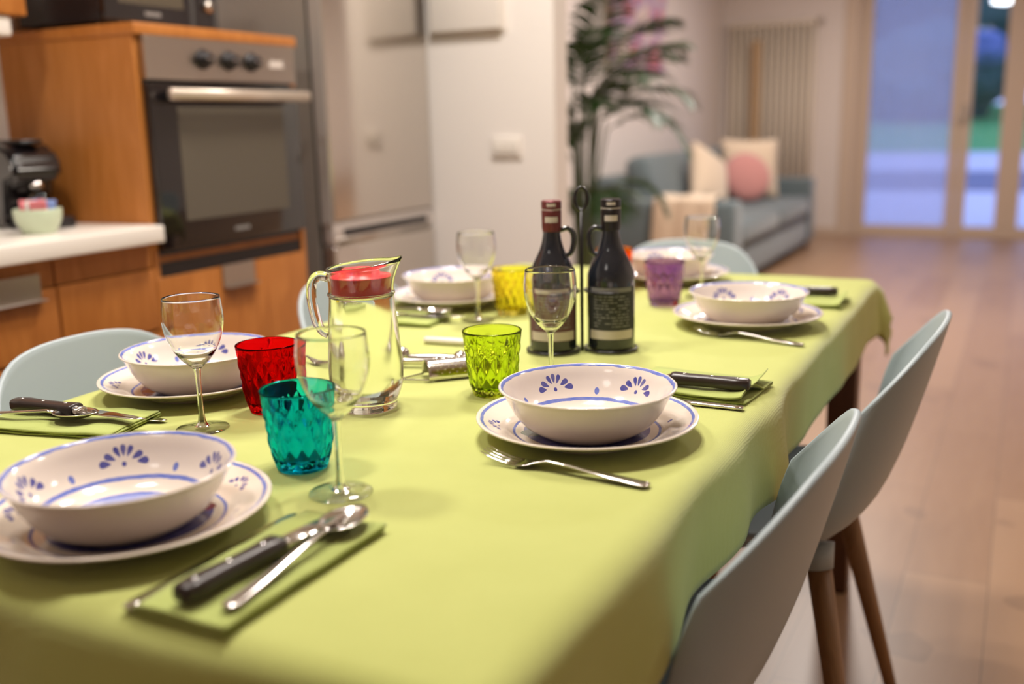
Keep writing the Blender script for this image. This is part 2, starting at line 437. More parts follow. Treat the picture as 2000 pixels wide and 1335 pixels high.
# glazed door in the far wall
def pane_mat():
    m = thin_glass('hazy_door_glass', (.9, .93, .98), edge=.3, haze=.36, hazecol=(.66, .70, .85))  # milky haze mixed into the glass of this pane
    return m
d = struct(bpy.data.objects.new('door_1', None)); COL.objects.link(d); d.location = (-1, 10, 0)
def dframe(x0, x1, z0, z1, st, sb):
    bm = bmesh.new()
    box(bm, (x0, -.03, z0), (x0 + st, .03, z1), .006); box(bm, (x1 - st, -.03, z0), (x1, .03, z1), .006)
    box(bm, (x0 + st, -.028, z0), (x1 - st, .028, z0 + sb), .004); box(bm, (x0 + st, -.028, z1 - sb), (x1 - st, .028, z1), .004)
    return bm
o = obj('door_leaf', dframe(-.40, .450, .02, 2.3, .075, .075), M['frame'], d)
pn = bx('pane', (-.325, -.004, .095), (.375, .004, 2.225), pane_mat(), o)
o2 = obj('door_leaf', dframe(.455, 1.5, .02, 2.3, .085, .075), M['frame'], d)
M['clearpane'] = thin_glass('clear_door_glass', (.93, .97, 1.0), edge=.3)
bx('pane', (.54, -.004, .095), (.79, .004, 2.225), M['clearpane'], o2)
bx('pane', (.98, -.004, .095), (1.415, .004, 2.225), M['clearpane'], o2)
bx('mullion', (.79, -.03, .095), (.98, .03, 2.225), M['frame'], o2)
bm = bmesh.new(); box(bm, (.48, -.055, 1.02), (.51, -.03, 1.18), .004); tube(bm, [(.495, -.04, 1.06), (.495, -.085, 1.06), (.47, -.09, 1.06), (.40, -.09, 1.06)], .009, 8)
obj('handle', bm, M['steel'], o2)
bm = bmesh.new()
box(bm, (-.46, -.05, 0), (-.40, .05, 2.36)); box(bm, (1.5, -.05, 0), (1.62, .05, 2.36)); box(bm, (-.40, -.05, 2.3), (1.5, .05, 2.36)); box(bm, (-.40, -.05, 0), (1.5, .05, .02))
obj('door_frame', bm, M['frame'], d)
bm = bmesh.new(); box(bm, (-.56, -.13, 0), (-.44, -.10, 2.42), .004); box(bm, (-.44, -.13, 2.34), (1.7, -.10, 2.42), .004)
obj('casing', bm, M['frame'], d)

# outside: terrace, step, path, lawn, hedge, trees
M['paving'] = pbr('pale_paving', (.62, .62, .66), .7, var=(3, (.5, .5, .55)))
M['stepdark'] = pbr('slate_step', (.12, .13, .20), .6)
M['grass'] = pbr('lawn_grass', (.10, .38, .10), .95, bump=(60, .8, .02), var=(5, (.07, .30, .08)))
M['hedge'] = pbr('hedge_leaf', (.02, .07, .045), .9, bump=(12, 1, .08), var=(6, (.035, .11, .07)))
struct(bx('terrace', (-14, 10.1, -.12), (12, 16.2, -.02), M['paving']))
struct(bx('garden_step', (-14, 16.2, -.10), (12, 21.2, .0), M['stepdark']))
struct(bx('garden_path', (-18, 21.2, -.06), (14, 31, .02), M['paving']))
bm = bmesh.new()
grid(bm, 30, 20, lambda u, v: Vector((-30 + 50 * u, 31 + 26 * v, .02 + 1.5 * v * v + .08 * math.sin(9 * u + 5 * v))))
o = obj('lawn', bm, M['grass'], None, True); o['kind'] = 'structure'
def bush(name, c, s, seed, material, n=1):
    bm = bmesh.new(); bmesh.ops.create_icosphere(bm, subdivisions=5, radius=1)
    for v in bm.verts:
        p = v.co.copy(); k = 1 + .22 * noise.noise(p * 2.2 + Vector((seed, 0, 0))) + .12 * noise.noise(p * 7 + Vector((0, seed, 0))) + .06 * noise.noise(p * 18)
        v.co = Vector((p.x * s[0], p.y * s[1], p.z * s[2])) * k
    return obj(name, bm, material, None, True, loc=c)
M['hedge2'] = pbr('tree_leaf', (.03, .10, .085), .9, bump=(8, 1, .1), var=(4, (.05, .15, .12)))
M['lavender'] = pbr('lavender_leaf', (.26, .27, .36), .9, bump=(10, 1, .05), var=(5, (.18, .22, .28)))
M['bloom'] = pbr('blue_bloom', (.20, .24, .50), .9, var=(3, (.06, .12, .22)))
for i, (c, s, mm, lb) in enumerate([
    ((-13.5, 50, 2.6), (5.2, 3, 3.2), 'hedge', 'dark rounded garden bush seen through left door pane'),
    ((-4.2, 50, 2.6), (3.0, 3, 2.4), 'hedge2', 'teal green hedge bush behind the lawn, left of the flowering one'),
    ((-1.9, 46, 3.6), (.9, .8, .7), 'bloom', 'blue flowering shrub at the back of the lawn'),
    ((-7.2, 32, .5), (2.6, 2, 2.0), 'lavender', 'pale lavender shrub by the path, seen through the left door pane'),
    ((4.2, 50, 2.8), (3.6, 3, 3.4), 'hedge', 'dark rounded garden bush behind the right door leaf')]):
    tag(bush('garden_bush', c, s, i * 3.1, M[mm]), lb, 'bush')
def tree(loc, h, s, seed, lb):
    t = thing('garden_tree', lb, 'tree', loc)
    bm = bmesh.new(); tube(bm, [(0, 0, -.5), (.1, 0, h * .4), (0, .1, h)], [.28, .22, .12], 10); obj('trunk', bm, M['darkwood'], t, True)
    c = bush('crown', (0, 0, h + s[2] * .5), s, seed, M['hedge2']); c.parent = t
tree((-14, 58, 1.2), 3, (5, 4, 5), 7, 'tall dark tree rising beyond the lawn on the left')
tree((-2, 60, 1.2), 4, (6.5, 4, 5.5), 9, 'tall teal tree straight beyond the narrow door pane')
t = thing('bright_spot_lantern', 'glowing white lantern shape at the bright spot above the terrace', 'lantern', (-.31, 12, 2.25))  # bright spot at the pane's top, built as an added lantern shape
bm = bmesh.new(); lathe(bm, [(0, .16), (.03, .16), (.05, .12), (.14, .04), (.15, .0), (0, .0)], 24); obj('lantern_shade', bm, M['steel_b'], t, True)
M['lampglow'] = pbr('bright_spot_glow', (1, 1, 1), .5, emit=((1, .97, .92), 6))
bm = bmesh.new(); lathe(bm, [(0, .02), (.12, .0), (.12, -.03), (0, -.05)], 24); obj('diffuser', bm, M['lampglow'], t, True)
bm = bmesh.new(); tube(bm, [(0, 0, .15), (0, 0, 1.1)], .006, 6); obj('cord', bm, M['iron'], t)

# ================================================================== KITCHEN UNITS
OY0, OY1 = 1.842, 2.452                    # oven column
t = thing('oven_column', 'tall cherry wood cabinet column housing the built-in oven', 'cabinet', (KX, OY0, 0))
D = KX - WXK
bx('side_panel', (-D, 0, 0), (-.002, .018, 1.352), M['cherry_side'], t)
bx('side_panel', (-D, .592, 0), (-.002, .61, 1.352), M['cherry_side'], t)
bx('top_panel', (-D, -.004, 1.352), (.012, .612, 1.381), M['cherry'], t, .003)
bx('plinth', (-D, .018, 0), (-.05, .592, .10), M['handle'], t)
bx('oven_shelf', (-D, .018, .787), (-.008, .592, .803), M['cherry'], t)
dr = bx('drawer', (-.02, .005, .10), (0, .605, .748), M['cherry'], t, .002)
bm = bmesh.new(); box(bm, (.0, .235, .688), (.024, .365, .692), .001); box(bm, (.002, .235, .692), (.006, .365, .752), .001); obj('handle', bm, M['steel_b'], dr)
bx('drawer_gap_strip', (-.03, .018, .7495), (-.006, .592, .786), M['black'], t)  # black strip stands in for the shaded gap above the drawer
ov = thing('built_in_oven', 'stainless and black glass built-in oven with three knobs', 'oven', (KX, OY0 + .018, .804))
bx('oven_body', (-.45, .004, 0), (-.006, .570, .548), M['black'], ov)
bm = bmesh.new(); box(bm, (-.006, .0, .442), (.018, .574, .548), .003); obj('control_panel', bm, M['steel_b'], ov)
for y in (.195, .292, .382):
    bm = bmesh.new(); lathe(bm, [(0, .0), (.026, .0), (.026, .006), (.019, .008), (.017, .028), (.014, .03), (0, .03)], 28)
    k = obj('knob', bm, M['black'], ov, True, loc=(.018, y, .497), rot=(0, PI / 2, 0))
    bx('pointer', (-.0015, -.014, .0295), (.0015, .010, .0312), M['steel'], k)
bm = bmesh.new(); box(bm, (.018, .46, .485), (.0186, .52, .505)); obj('display', bm, M['lab_pale'], ov)
dd = bx('oven_door', (-.006, .0, .015), (.022, .574, .434), M['black_gloss'], ov, .004)
bx('window', (.022, .085, .085), (.0226, .50, .375), M['oven_glass'], dd)
bx('badge', (.022, .262, .042), (.0228, .322, .052), M['lab_grey'], dd)
bm = bmesh.new(); loft(bm, [(-.27, 0, 0, .012, .015), (.27, 0, 0, .012, .015)], 16)
hd = obj('handle', bm, M['satin'], dd, True, loc=(.062, .30, .405), rot=(0, 0, PI / 2))
for y in (.035, .545): bx('handle_mount', (.02, y, .397), (.055, y + .015, .413), M['black'], dd)
# microwave on the column
mw = thing('microwave', 'black microwave oven on top of the cherry oven column', 'microwave', (-2.10, 1.868, 1.381))
bx('casing', (-.30, 0, .012), (0, .405, .27), M['black'], mw, .004)
md = bx('door', (0, .0, .016), (.022, .315, .266), M['black_gloss'], mw, .003)
bx('window', (.022, .045, .06), (.0226, .27, .225), M['oven_glass'], md)
bx('badge', (.022, .13, .034), (.0228, .185, .044), M['lab_grey'], md)
bx('control_panel', (0, .317, .016), (.020, .405, .266), M['black_gloss'], mw, .003)
bm = bmesh.new(); lathe(bm, [(0, 0), (.017, 0), (.015, .016), (0, .016)], 20); obj('knob', bm, M['steel_b'], mw, True, loc=(.020, .361, .075), rot=(0, PI / 2, 0))
for x in (-.27, -.03):
    for y in (.03, .375): bm = bmesh.new(); lathe(bm, [(0, 0), (.012, 0), (.012, .012), (0, .012)], 10, center=(x, y)); obj('foot', bm, M['black'], mw)

# base cabinets and worktop
t = thing('worktop', 'thick white kitchen worktop ending against the oven column', 'worktop', (0, 0, 0))
bx('slab', (WXK, -1.6, .846), (-1.918, OY0 - .002, .889), M['counter'], t, .004)
def base_cab(y0, y1, label, pulls=True):
    t = thing('base_cabinet', label, 'cabinet', (KX, y0, 0), 0, None)
    L = y1 - y0
    bx('carcass', (-D, .001, .10), (-.021, L - .001, .845), M['cherry_side'], t)
    bx('plinth', (-D, .0, 0), (-.06, L, .10), M['handle'], t)
    a = bx('drawer', (-.02, .003, .62), (0, L - .003, .775), M['cherry'], t, .002)
    b = bx('door', (-.02, .003, .105), (0, L - .003, .612), M['cherry'], t, .002)
    bx('drawer_gap_strip', (-.02, .003, .78), (-.006, L - .003, .845), M['cherry_side'], t)
    if not pulls: return
    bm = bmesh.new(); box(bm, (.0, L - .26, .752), (.024, L - .045, .756), .001); box(bm, (.001, L - .26, .756), (.004, L - .045, .812), .001)
    obj('handle', bm, M['steel_b'], a)
    bm = bmesh.new(); box(bm, (.0, L - .16, .578), (.022, L - .03, .582), .001); box(bm, (.001, L - .16, .582), (.004, L - .03, .612), .001)
    obj('handle', bm, M['steel_b'], b)
base_cab(1.545, 1.842, 'narrow cherry wood base cabinet beside the oven column', False)
base_cab(.945, 1.545, 'wide cherry wood base cabinet with steel pull under the worktop')
t = thing('upper_cabinet', 'cherry wood wall cabinet cut off by the upper left corner', 'cabinet', (WXK, .95, 1.402))
bx('carcass', (0, 0, 0), (.24, .79, .6), M['cherry_side'], t); bx('door', (.24, .002, 0), (.26, .788, .6), M['cherry'], t, .002)
t = thing('range_hood', 'pale hood under the wall cabinet left of the microwave', 'range hood', (WXK, 1.0, 1.352))
bx('casing', (0, 0, 0), (.25, .70, .049), M['white_plastic'], t, .006); bx('filter', (.02, .05, -.004), (.22, .65, .0), M['steel_b'], t)

# fridge
FY0, FY1 = 2.575, 3.185; FX = -1.945
t = thing('fridge_freezer', 'tall stainless fridge freezer beside the white partition wall', 'fridge', (FX, FY0, 0))
bx('cabinet_body', (WXK - FX + .004, 0, .02), (-.065, FY1 - FY0, 1.86), M['fridge_side'], t)
bx('gasket', (-.066, .008, .05), (-.056, FY1 - FY0 - .008, 1.855), M['black'], t)
L = FY1 - FY0
bx('door', (-.056, 0, .822), (0, L, 1.86), M['fridge'], t, .010)
fd = bx('freezer_door', (-.056, 0, .04), (0, L, .745), M['fridge'], t, .010)
bx('grip_trim', (-.05, .002, .747), (-.006, L - .002, .820), M['satin_pale'], t, .004)
bx('grip_shade_strip', (-.01, .055, .772), (-.004, L - .045, .796), M['black'], t)  # black strip on the trim, standing in for the grip recess's shade
bm = bmesh.new(); loft(bm, [(.02, 0, .0, .006, .012), (.3, .004, -.004, .010, .014), (L - .02, 0, .0, .006, .012)], 12)
obj('grip', bm, M['steel_b'], fd, True, loc=(-.010, 0, .757), rot=(0, 0, PI / 2))
bx('edge_trim', (-.05, -.004, .815), (-.004, .0, 1.86), M['trim_grey'], t)
for x in (-.45, -.10):
    for y in (.05, L - .05): bm = bmesh.new(); lathe(bm, [(0, 0), (.02, 0), (.02, .02), (0, .02)], 10, center=(x, y)); obj('foot', bm, M['black'], t)

# partition fittings
t = thing('wall_panel', 'white flush wall hatch high on the partition wall', 'panel', (-1.785, 3.2, 1.437))
bx('cover', (-.14, -.03, 0), (.14, 0, .42), M['white_plastic'], t, .004)
bx('frame', (-.15, -.010, -.008), (.15, 0, .43), M['white_plastic'], t, .002)
t = thing('wall_switch', 'white light switch plate on the partition wall', 'switch', (-1.642, 3.2, 1.035))
bx('plate', (-.06, -.009, -.038), (.06, 0, .038), M['white_plastic'], t, .003)
for x in (-.032, 0, .032): bx('rocker', (x - .014, -.014, -.022), (x + .014, -.009, .022), M['counter'], t, .002)

# worktop things
t = thing('coffee_machine', 'black capsule coffee machine on the white worktop', 'coffee machine', (-2.285, 1.715, .889), math.radians(-8))
secs = []
def cm_body():
    bm = bmesh.new()
    prof = [(-.16, 0), (-.16, .17), (-.14, .195), (-.09, .208), (.04, .210), (.085, .196), (.108, .165), (.112, .125), (.065, .112), (.050, .03), (.050, 0)]
    V0 = [bm.verts.new((x, -.065, z)) for x, z in prof]; V1 = [bm.verts.new((x, .065, z)) for x, z in prof]
    n = len(prof)
    for i in range(n): bm.faces.new((V0[i], V0[(i + 1) % n], V1[(i + 1) % n], V1[i]))
    bm.faces.new(V0[::-1]); bm.faces.new(V1); bmesh.ops.recalc_face_normals(bm, faces=bm.faces)
    bmesh.ops.bevel(bm, geom=list(bm.edges), offset=.012, segments=4, affect='EDGES')
    return bm
autosmooth(obj('body', cm_body(), M['black_gloss'], t), 50)
bx('drip_tray', (.050, -.055, 0), (.160, .055, .028), M['black'], t, .008)
bm = bmesh.new(); lathe(bm, [(0, 0), (.016, 0), (.018, .02), (0, .02)], 16); obj('spout', bm, M['steel'], t, True, loc=(.088, 0, .095))
bx('lever', (-.02, -.030, .208), (.092, .030, .218), M['black'], t, .004)
for y in (-.02, .02):
    bm = bmesh.new(); lathe(bm, [(0, 0), (.009, 0), (.008, .004), (0, .005)], 14); obj('button', bm, M['steel'], t, True, loc=(-.06, y, .208))
t = thing('coffee_glass', 'small clear glass cup under the coffee machine spout', 'glass', (-2.190, 1.70, .889 + .0285))
bm = bmesh.new(); lathe(bm, [(0, 0), (.020, 0), (.027, .03), (.030, .060), (.0285, .060), (.0255, .03), (.018, .006), (0, .006)], 28); obj('glass_wall', bm, M['stemglass'], t, True)
t = thing('sachet_cup', 'pale green porcelain cup filled with sugar sachets on worktop', 'cup', (-2.078, 1.605, .889))
bm = bmesh.new(); lathe(bm, smooth_prof([(0, 0), (.032, 0), (.040, .008), (.052, .035), (.054, .056), (.051, .056), (.048, .035), (.036, .012), (0, .010)], 3), 36); obj('cup_wall', bm, M['porcelain'], t, True)
cols = ['sug_b', 'sug_w', 'sug_r', 'sug_b', 'sug_r', 'sug_w', 'sug_w', 'sug_r']
for i in range(8):
    a = i * .8 + .3
    bm = bmesh.new(); box(bm, (-.019, -.0025, 0), (.019, .0025, .062), .002)
    lb = {'sug_b': 'blue', 'sug_w': 'white', 'sug_r': 'red'}[cols[i]]
    x, y = .024 * math.cos(a), .024 * math.sin(a)
    o = obj('sugar_sachet', bm, M[cols[i]], None, loc=(-2.078 + x, 1.605 + y, .889 + .017), rot=(math.radians(8) * math.cos(a * 2), math.radians(10) * math.sin(a), a + 1.2))
    tag(o, '%s paper sugar sachet standing in the pale green cup' % lb, 'sachet', '%s sachets in the green cup' % lb)

# ================================================================== LIVING ROOM
SY0, SY1, SX0, SX1 = 6.22, 8.97, -2.66, -1.60
t = thing('sofa', 'blue grey fabric sofa against the living room wall', 'sofa', (SX0, SY0, 0))
L = SY1 - SY0; W_ = SX1 - SX0
def cushion_box(name, a, b, m, parent, bev=.05, **k):
    o = bx(name, a, b, m, parent, **k); mods(o, bevel=0)
    s = o.modifiers.new('b', 'BEVEL'); s.width = bev; s.segments = 4; autosmooth(o, 180)
    return o
cushion_box('armrest', (0, 0, .06), (W_, .22, .60), M['sofa'], t, .03)
cushion_box('armrest', (0, L - .22, .06), (W_, L, .60), M['sofa'], t, .03)
cushion_box('backrest', (0, .22, .06), (.24, L - .22, .74), M['sofa'], t, .04)
cushion_box('base', (.24, .22, .06), (W_ - .02, L - .22, .28), M['sofa'], t, .02)
for k in range(2):
    y0 = .22 + k * (L - .44) / 2
    cushion_box('seat_cushion', (.24, y0 + .004, .28), (W_, y0 + (L - .44) / 2 - .004, .45), M['sofa'], t, .05)
for k in range(2):
    y0 = .24 + k * (L - .48) / 2
    cushion_box('back_cushion', (-.09, y0 + .01, -.21), (.09, y0 + (L - .48) / 2 - .01, .21), M['sofa'], t, .07, loc=(.34, 0, .67), rot=(0, math.radians(-12), 0))
for x in (.06, W_ - .08):
    for y in (.06, L - .08): bx('leg', (x, y, 0), (x + .04, y + .04, .06), M['darkwood'], t)
def pillow(name, label, s, th, m, loc, rot, roundp=False):
    bm = bmesh.new(); N = 20
    def f(u, v, sg):
        x, y = 2 * u - 1, 2 * v - 1
        if roundp:
            rr = max(abs(x), abs(y)); l = math.hypot(x, y) or 1; x, y = x / l * rr, y / l * rr
            e = max(0, 1 - (x * x + y * y)) ** .42
        else:
            e = (max(0, 1 - x ** 2) * max(0, 1 - y ** 2)) ** .38
            k = 1 - .09 * (1 - x * x) - .0 ; x2 = x * (1 - .07 * (1 - y * y)); y2 = y * (1 - .07 * (1 - x * x)); x, y = x2, y2
        return Vector((x * s / 2, y * s / 2, sg * th / 2 * e))
    grid(bm, N, N, lambda u, v: f(u, v, 1)); grid(bm, N, N, lambda u, v: f(u, v, -1))
    bmesh.ops.remove_doubles(bm, verts=bm.verts, dist=.001)
    o = obj(name, bm, m, None, True, loc=loc, rot=rot); tag(o, label, 'cushion'); return o
R = math.radians
pillow('cushion', 'square cream cushion leaning near the middle of the blue sofa', .46, .17, M['cream_fabric'], (-2.07, 7.28, .675), (R(74), R(24), R(72)))
pillow('cushion', 'large square cream cushion at far end of sofa behind pink cushion', .50, .17, M['cream_fabric'], (-2.03, 8.34, .70), (R(78), R(2), R(35)))
pillow('cushion', 'round dusty pink cushion on the blue grey sofa seat', .40, .15, M['pink_fabric'], (-1.97, 8.01, .65), (R(72), 0, R(35)), True)
# throw over the near armrest
def throw():
    bm = bmesh.new()
    path = [(-.012, .30), (-.015, .45), (-.012, .58), (.0, .612), (.11, .615), (.225, .612), (.235, .56), (.24, .475), (.34, .468)]
    path = smooth_prof(path, 3)
    def f(u, v):
        k = v * (len(path) - 1); i = min(int(k), len(path) - 2); q = k - i
        y = path[i][0] * (1 - q) + path[i + 1][0] * q; z = path[i][1] * (1 - q) + path[i + 1][1] * q
        return Vector((.52 + .40 * u + .02 * math.sin(v * 5), y - .012 * abs(math.sin(u * 9)) * (1 if y < .1 else 0) , z + .004 + .004 * math.sin(u * 14)))
    grid(bm, 30, 26, f); return bm
o = obj('throw_blanket', throw(), M['cream_fabric'], None, True, loc=(SX0, SY0, 0)); mods(o, solid=.012, offset=1)
tag(o, 'cream throw blanket draped over the near arm of the sofa', 'blanket')
# painting
t = thing('wall_painting', 'pink and red floral canvas on the wall above the sofa', 'painting', (-2.70, 7.44, 1.83))
bx('stretcher', (0, -.62, -.36), (.03, .62, .36), M['cream_fabric'], t)
def paint_mat():
    m, nt, b = mat('floral_paint'); g = G(nt)
    tc = nt.nodes.new('ShaderNodeTexCoord'); v = nt.nodes.new('ShaderNodeTexVoronoi'); v.inputs['Scale'].default_value = 5
    n = nt.nodes.new('ShaderNodeTexNoise'); n.inputs['Scale'].default_value = 4
    nt.links.new(tc.outputs['Object'], v.inputs['Vector']); nt.links.new(tc.outputs['Object'], n.inputs['Vector'])
    r = nt.nodes.new('ShaderNodeValToRGB'); cr = r.color_ramp
    cr.elements[0].color = (.50, .05, .08, 1); cr.elements[0].position = .22
    cr.elements[1].color = (.75, .60, .52, 1); cr.elements[1].position = .75
    e = cr.elements.new(.40); e.color = (.72, .20, .22, 1); e = cr.elements.new(.56); e.color = (.42, .30, .50, 1)
    nt.links.new(g.m('ADD', g.m('MULTIPLY', v.outputs['Distance'], .7), g.m('MULTIPLY', n.outputs['Fac'], .45)), r.inputs[0])
    nt.links.new(r.outputs[0], b.inputs['Base Color']); b.inputs['Roughness'].default_value = .7
    return m
bx('canvas', (.03, -.62, -.36), (.032, .62, .36), paint_mat(), t)
# radiator
RX0, RX1, RY = -2.62, -1.80, 9.84
t = thing('radiator', 'tall beige column radiator on the far wall beside the door', 'radiator', (RX0, RY, .12))
bm = bmesh.new(); n = 14
for i in range(n):
    x = (i + .5) * (RX1 - RX0) / n
    for y in (-.02, .02): tube(bm, [(x, y, .03), (x, y, 1.84)], .017, 8)
obj('columns', bm, M['radiator'], t, True)
for z in (.02, 1.83): bx('header', (0, -.035, z), (RX1 - RX0, .035, z + .035), M['radiator'], t, .01)
bm = bmesh.new(); tube(bm, [(RX1 - RX0, 0, 1.85), (RX1 - RX0 + .05, 0, 1.85)], .02, 12); obj('valve', bm, M['steel_b'], t, True)
for x in (.1, .7): bm = bmesh.new(); tube(bm, [(x, 0, .03), (x, 0, -.12)], .009, 8); obj('pipe', bm, M['radiator'], t, True)
t = thing('wooden_slat', 'upright brown wooden slat standing in front of the radiator', 'slat', (-2.33, 9.74, 0))
bx('board', (-.045, -.012, 0), (.045, .012, 1.82), M['slat'], t, .004)

# palm
def palm():
    PX, PY = -1.82, 4.30
    t = thing('potted_palm', 'tall potted palm behind the partition wall by the sofa', 'plant', (PX, PY, 0))
    bm = bmesh.new(); lathe(bm, [(0, 0), (.12, 0), (.16, .28), (.17, .30), (.155, .30), (.15, .27), (0, .26)], 36); obj('pot', bm, M['pot'], t, True)
    bm = bmesh.new(); lathe(bm, [(.148, .262), (0, .272)], 24); obj('soil', bm, M['soil'], t, True)
    fr = [  # azimuth, stem height, outward reach, droop, length of blade
        (-2.6, 1.20, .05, .10, .36), (-1.9, 1.12, .06, .12, .36), (2.7, 1.28, .05, .08, .40), (-1.2, 1.26, .06, .08, .42), (3.4, 1.14, .04, .14, .36),
        (2.2, 1.05, .06, .16, .36), (-1.6, 1.02, .06, .18, .36), (-2.9, 1.36, .04, .06, .40), (-.9, 1.14, .10, .16, .40), (1.2, 1.2, .10, .14, .40),
        (.1, 1.16, .26, .20, .48), (-.5, 1.22, .20, .18, .48), (.5, 1.30, .18, .14, .50), (-.1, 1.36, .12, .12, .50), (1.0, 1.30, .12, .12, .45), (.0, 1.24, .14, .14, .50),
        (-.9, 1.38, .08, .08, .50), (1.7, 1.36, .06, .08, .45), (.25, 1.08, .26, .28, .46), (-.3, 1.12, .22, .22, .46),
        (.4, .80, .22, .22, .34), (-2.3, .80, .06, .16, .30), (2.4, .76, .08, .18, .30), (-.7, .78, .12, .20, .32), (1.2, .74, .12, .18, .32)]
    for (az, h, out, droop, bl) in fr:
        ca, sa = math.cos(az), math.sin(az)
        def P(s):          # 0..1 stem, 1..2 blade
            if s <= 1: rr = .03 + out * .35 * s ** 2; z = .26 + (h - .26) * s
            else:
                q = s - 1; rr = .03 + out * .35 + (out * .35 * 2 / 1 * .5 + bl * .75) * q * (1 - .15 * q); z = h + bl * .72 * q - droop * 1.6 * q * q
            return Vector((rr * ca, rr * sa, z))
        bm = bmesh.new(); tube(bm, [P(k / 12 * 2) for k in range(13)], [.0055 - .0003 * k for k in range(13)], 6)
        st = obj('frond_stem', bm, M['stem'], t, True)
        bm = bmesh.new(); N = 28
        for i in range(N):
            s = 1.02 + .97 * i / N; p = P(s); tg = (P(min(2, s + .02)) - P(s - .02)).normalized()
            side = tg.cross(Vector((0, 0, 1))).normalized()
            ll = .21 * math.sin(PI * min(1, (i + 2.5) / (N + 3))) ** .6 * (.7 + bl * .6)
            for sg in (-1, 1):
                d = (side * sg * .8 + tg * .75 + Vector((0, 0, random.uniform(.0, .25)))).normalized()
                wv = tg * .0085; dr = random.uniform(.2, .45) * ll
                q = [p, p + d * ll * .35 - Vector((0, 0, dr * .10)), p + d * ll * .7 - Vector((0, 0, dr * .38)), p + d * ll - Vector((0, 0, dr * .9))]
                ww = [.35, 1, .75, .05]
                L0 = [bm.verts.new(q[k] + wv * ww[k]) for k in range(4)]; L1 = [bm.verts.new(q[k] - wv * ww[k]) for k in range(4)]
                for k in range(3): bm.faces.new((L0[k], L0[k + 1], L1[k + 1], L1[k]))
        obj('leaflets', bm, M['leaf'], st, True)
palm()

# ================================================================== TABLE + CLOTH
TX0, TX1, TY0, TY1 = -1.208, -.276, .488, 2.400
CT = .003                                  # cloth thickness
t = thing('dining_table', 'long dark wooden dining table under the lime cloth', 'table', ((TX0 + TX1) / 2, (TY0 + TY1) / 2, 0))
hx, hy = (TX1 - TX0) / 2 - .014, (TY1 - TY0) / 2 - .014
bx('tabletop', (-hx, -hy, .715), (hx, hy, .738), M['darkwood'], t, .004)
for a in (-1, 1):
    for b in (-1, 1):
        cx, cy = a * (hx - .045), b * (hy - .045)
        bx('leg', (cx - .032, cy - .032, 0), (cx + .032, cy + .032, .715), M['darkwood'], t, .004)
for b in (-1, 1): bx('apron', (-hx + .08, b * (hy - .05) - .011, .635), (hx - .08, b * (hy - .05) + .011, .715), M['darkwood'], t)
for a in (-1, 1): bx('apron', (a * (hx - .05) - .011, -hy + .08, .635), (a * (hx - .05) + .011, hy - .08, .715), M['darkwood'], t)
def cloth_mat():
    m, nt, b = mat('lime_linen'); g = G(nt)
    tc = nt.nodes.new('ShaderNodeTexCoord')
    n = nt.nodes.new('ShaderNodeTexNoise'); n.inputs['Scale'].default_value = 14; n.inputs['Detail'].default_value = 6
    nt.links.new(tc.outputs['Object'], n.inputs['Vector'])
    c = g.mixc(n.outputs['Fac'], (.445, .475, .135), (.49, .52, .16))
    nt.links.new(c, b.inputs['Base Color']); b.inputs['Roughness'].default_value = .92; b.inputs['Sheen Weight'].default_value = .25
    b.inputs['Specular IOR Level'].default_value = .25
    hs = None
    for rot in (0, PI / 2):
        mp = nt.nodes.new('ShaderNodeMapping'); mp.inputs['Rotation'].default_value = (0, 0, rot)
        nt.links.new(tc.outputs['Object'], mp.inputs['Vector'])
        wv = nt.nodes.new('ShaderNodeTexWave'); wv.inputs['Scale'].default_value = 190; wv.inputs['Distortion'].default_value = 2.5; wv.inputs['Detail'].default_value = 2
        nt.links.new(mp.outputs[0], wv.inputs['Vector'])
        hs = wv.outputs['Fac'] if hs is None else g.m('ADD', hs, wv.outputs['Fac'])
    n3 = nt.nodes.new('ShaderNodeTexNoise'); n3.inputs['Scale'].default_value = 9; n3.inputs['Detail'].default_value = 3
    nt.links.new(tc.outputs['Object'], n3.inputs['Vector'])
    bp = nt.nodes.new('ShaderNodeBump'); bp.inputs['Strength'].default_value = .22; bp.inputs['Distance'].default_value = .0006
    nt.links.new(hs, bp.inputs['Height'])
    bp2 = nt.nodes.new('ShaderNodeBump'); bp2.inputs['Strength'].default_value = .5; bp2.inputs['Distance'].default_value = .004
    nt.links.new(n3.outputs['Fac'], bp2.inputs['Height']); nt.links.new(bp.outputs[0], bp2.inputs['Normal'])
    nt.links.new(bp2.outputs[0], b.inputs['Normal'])
    return m
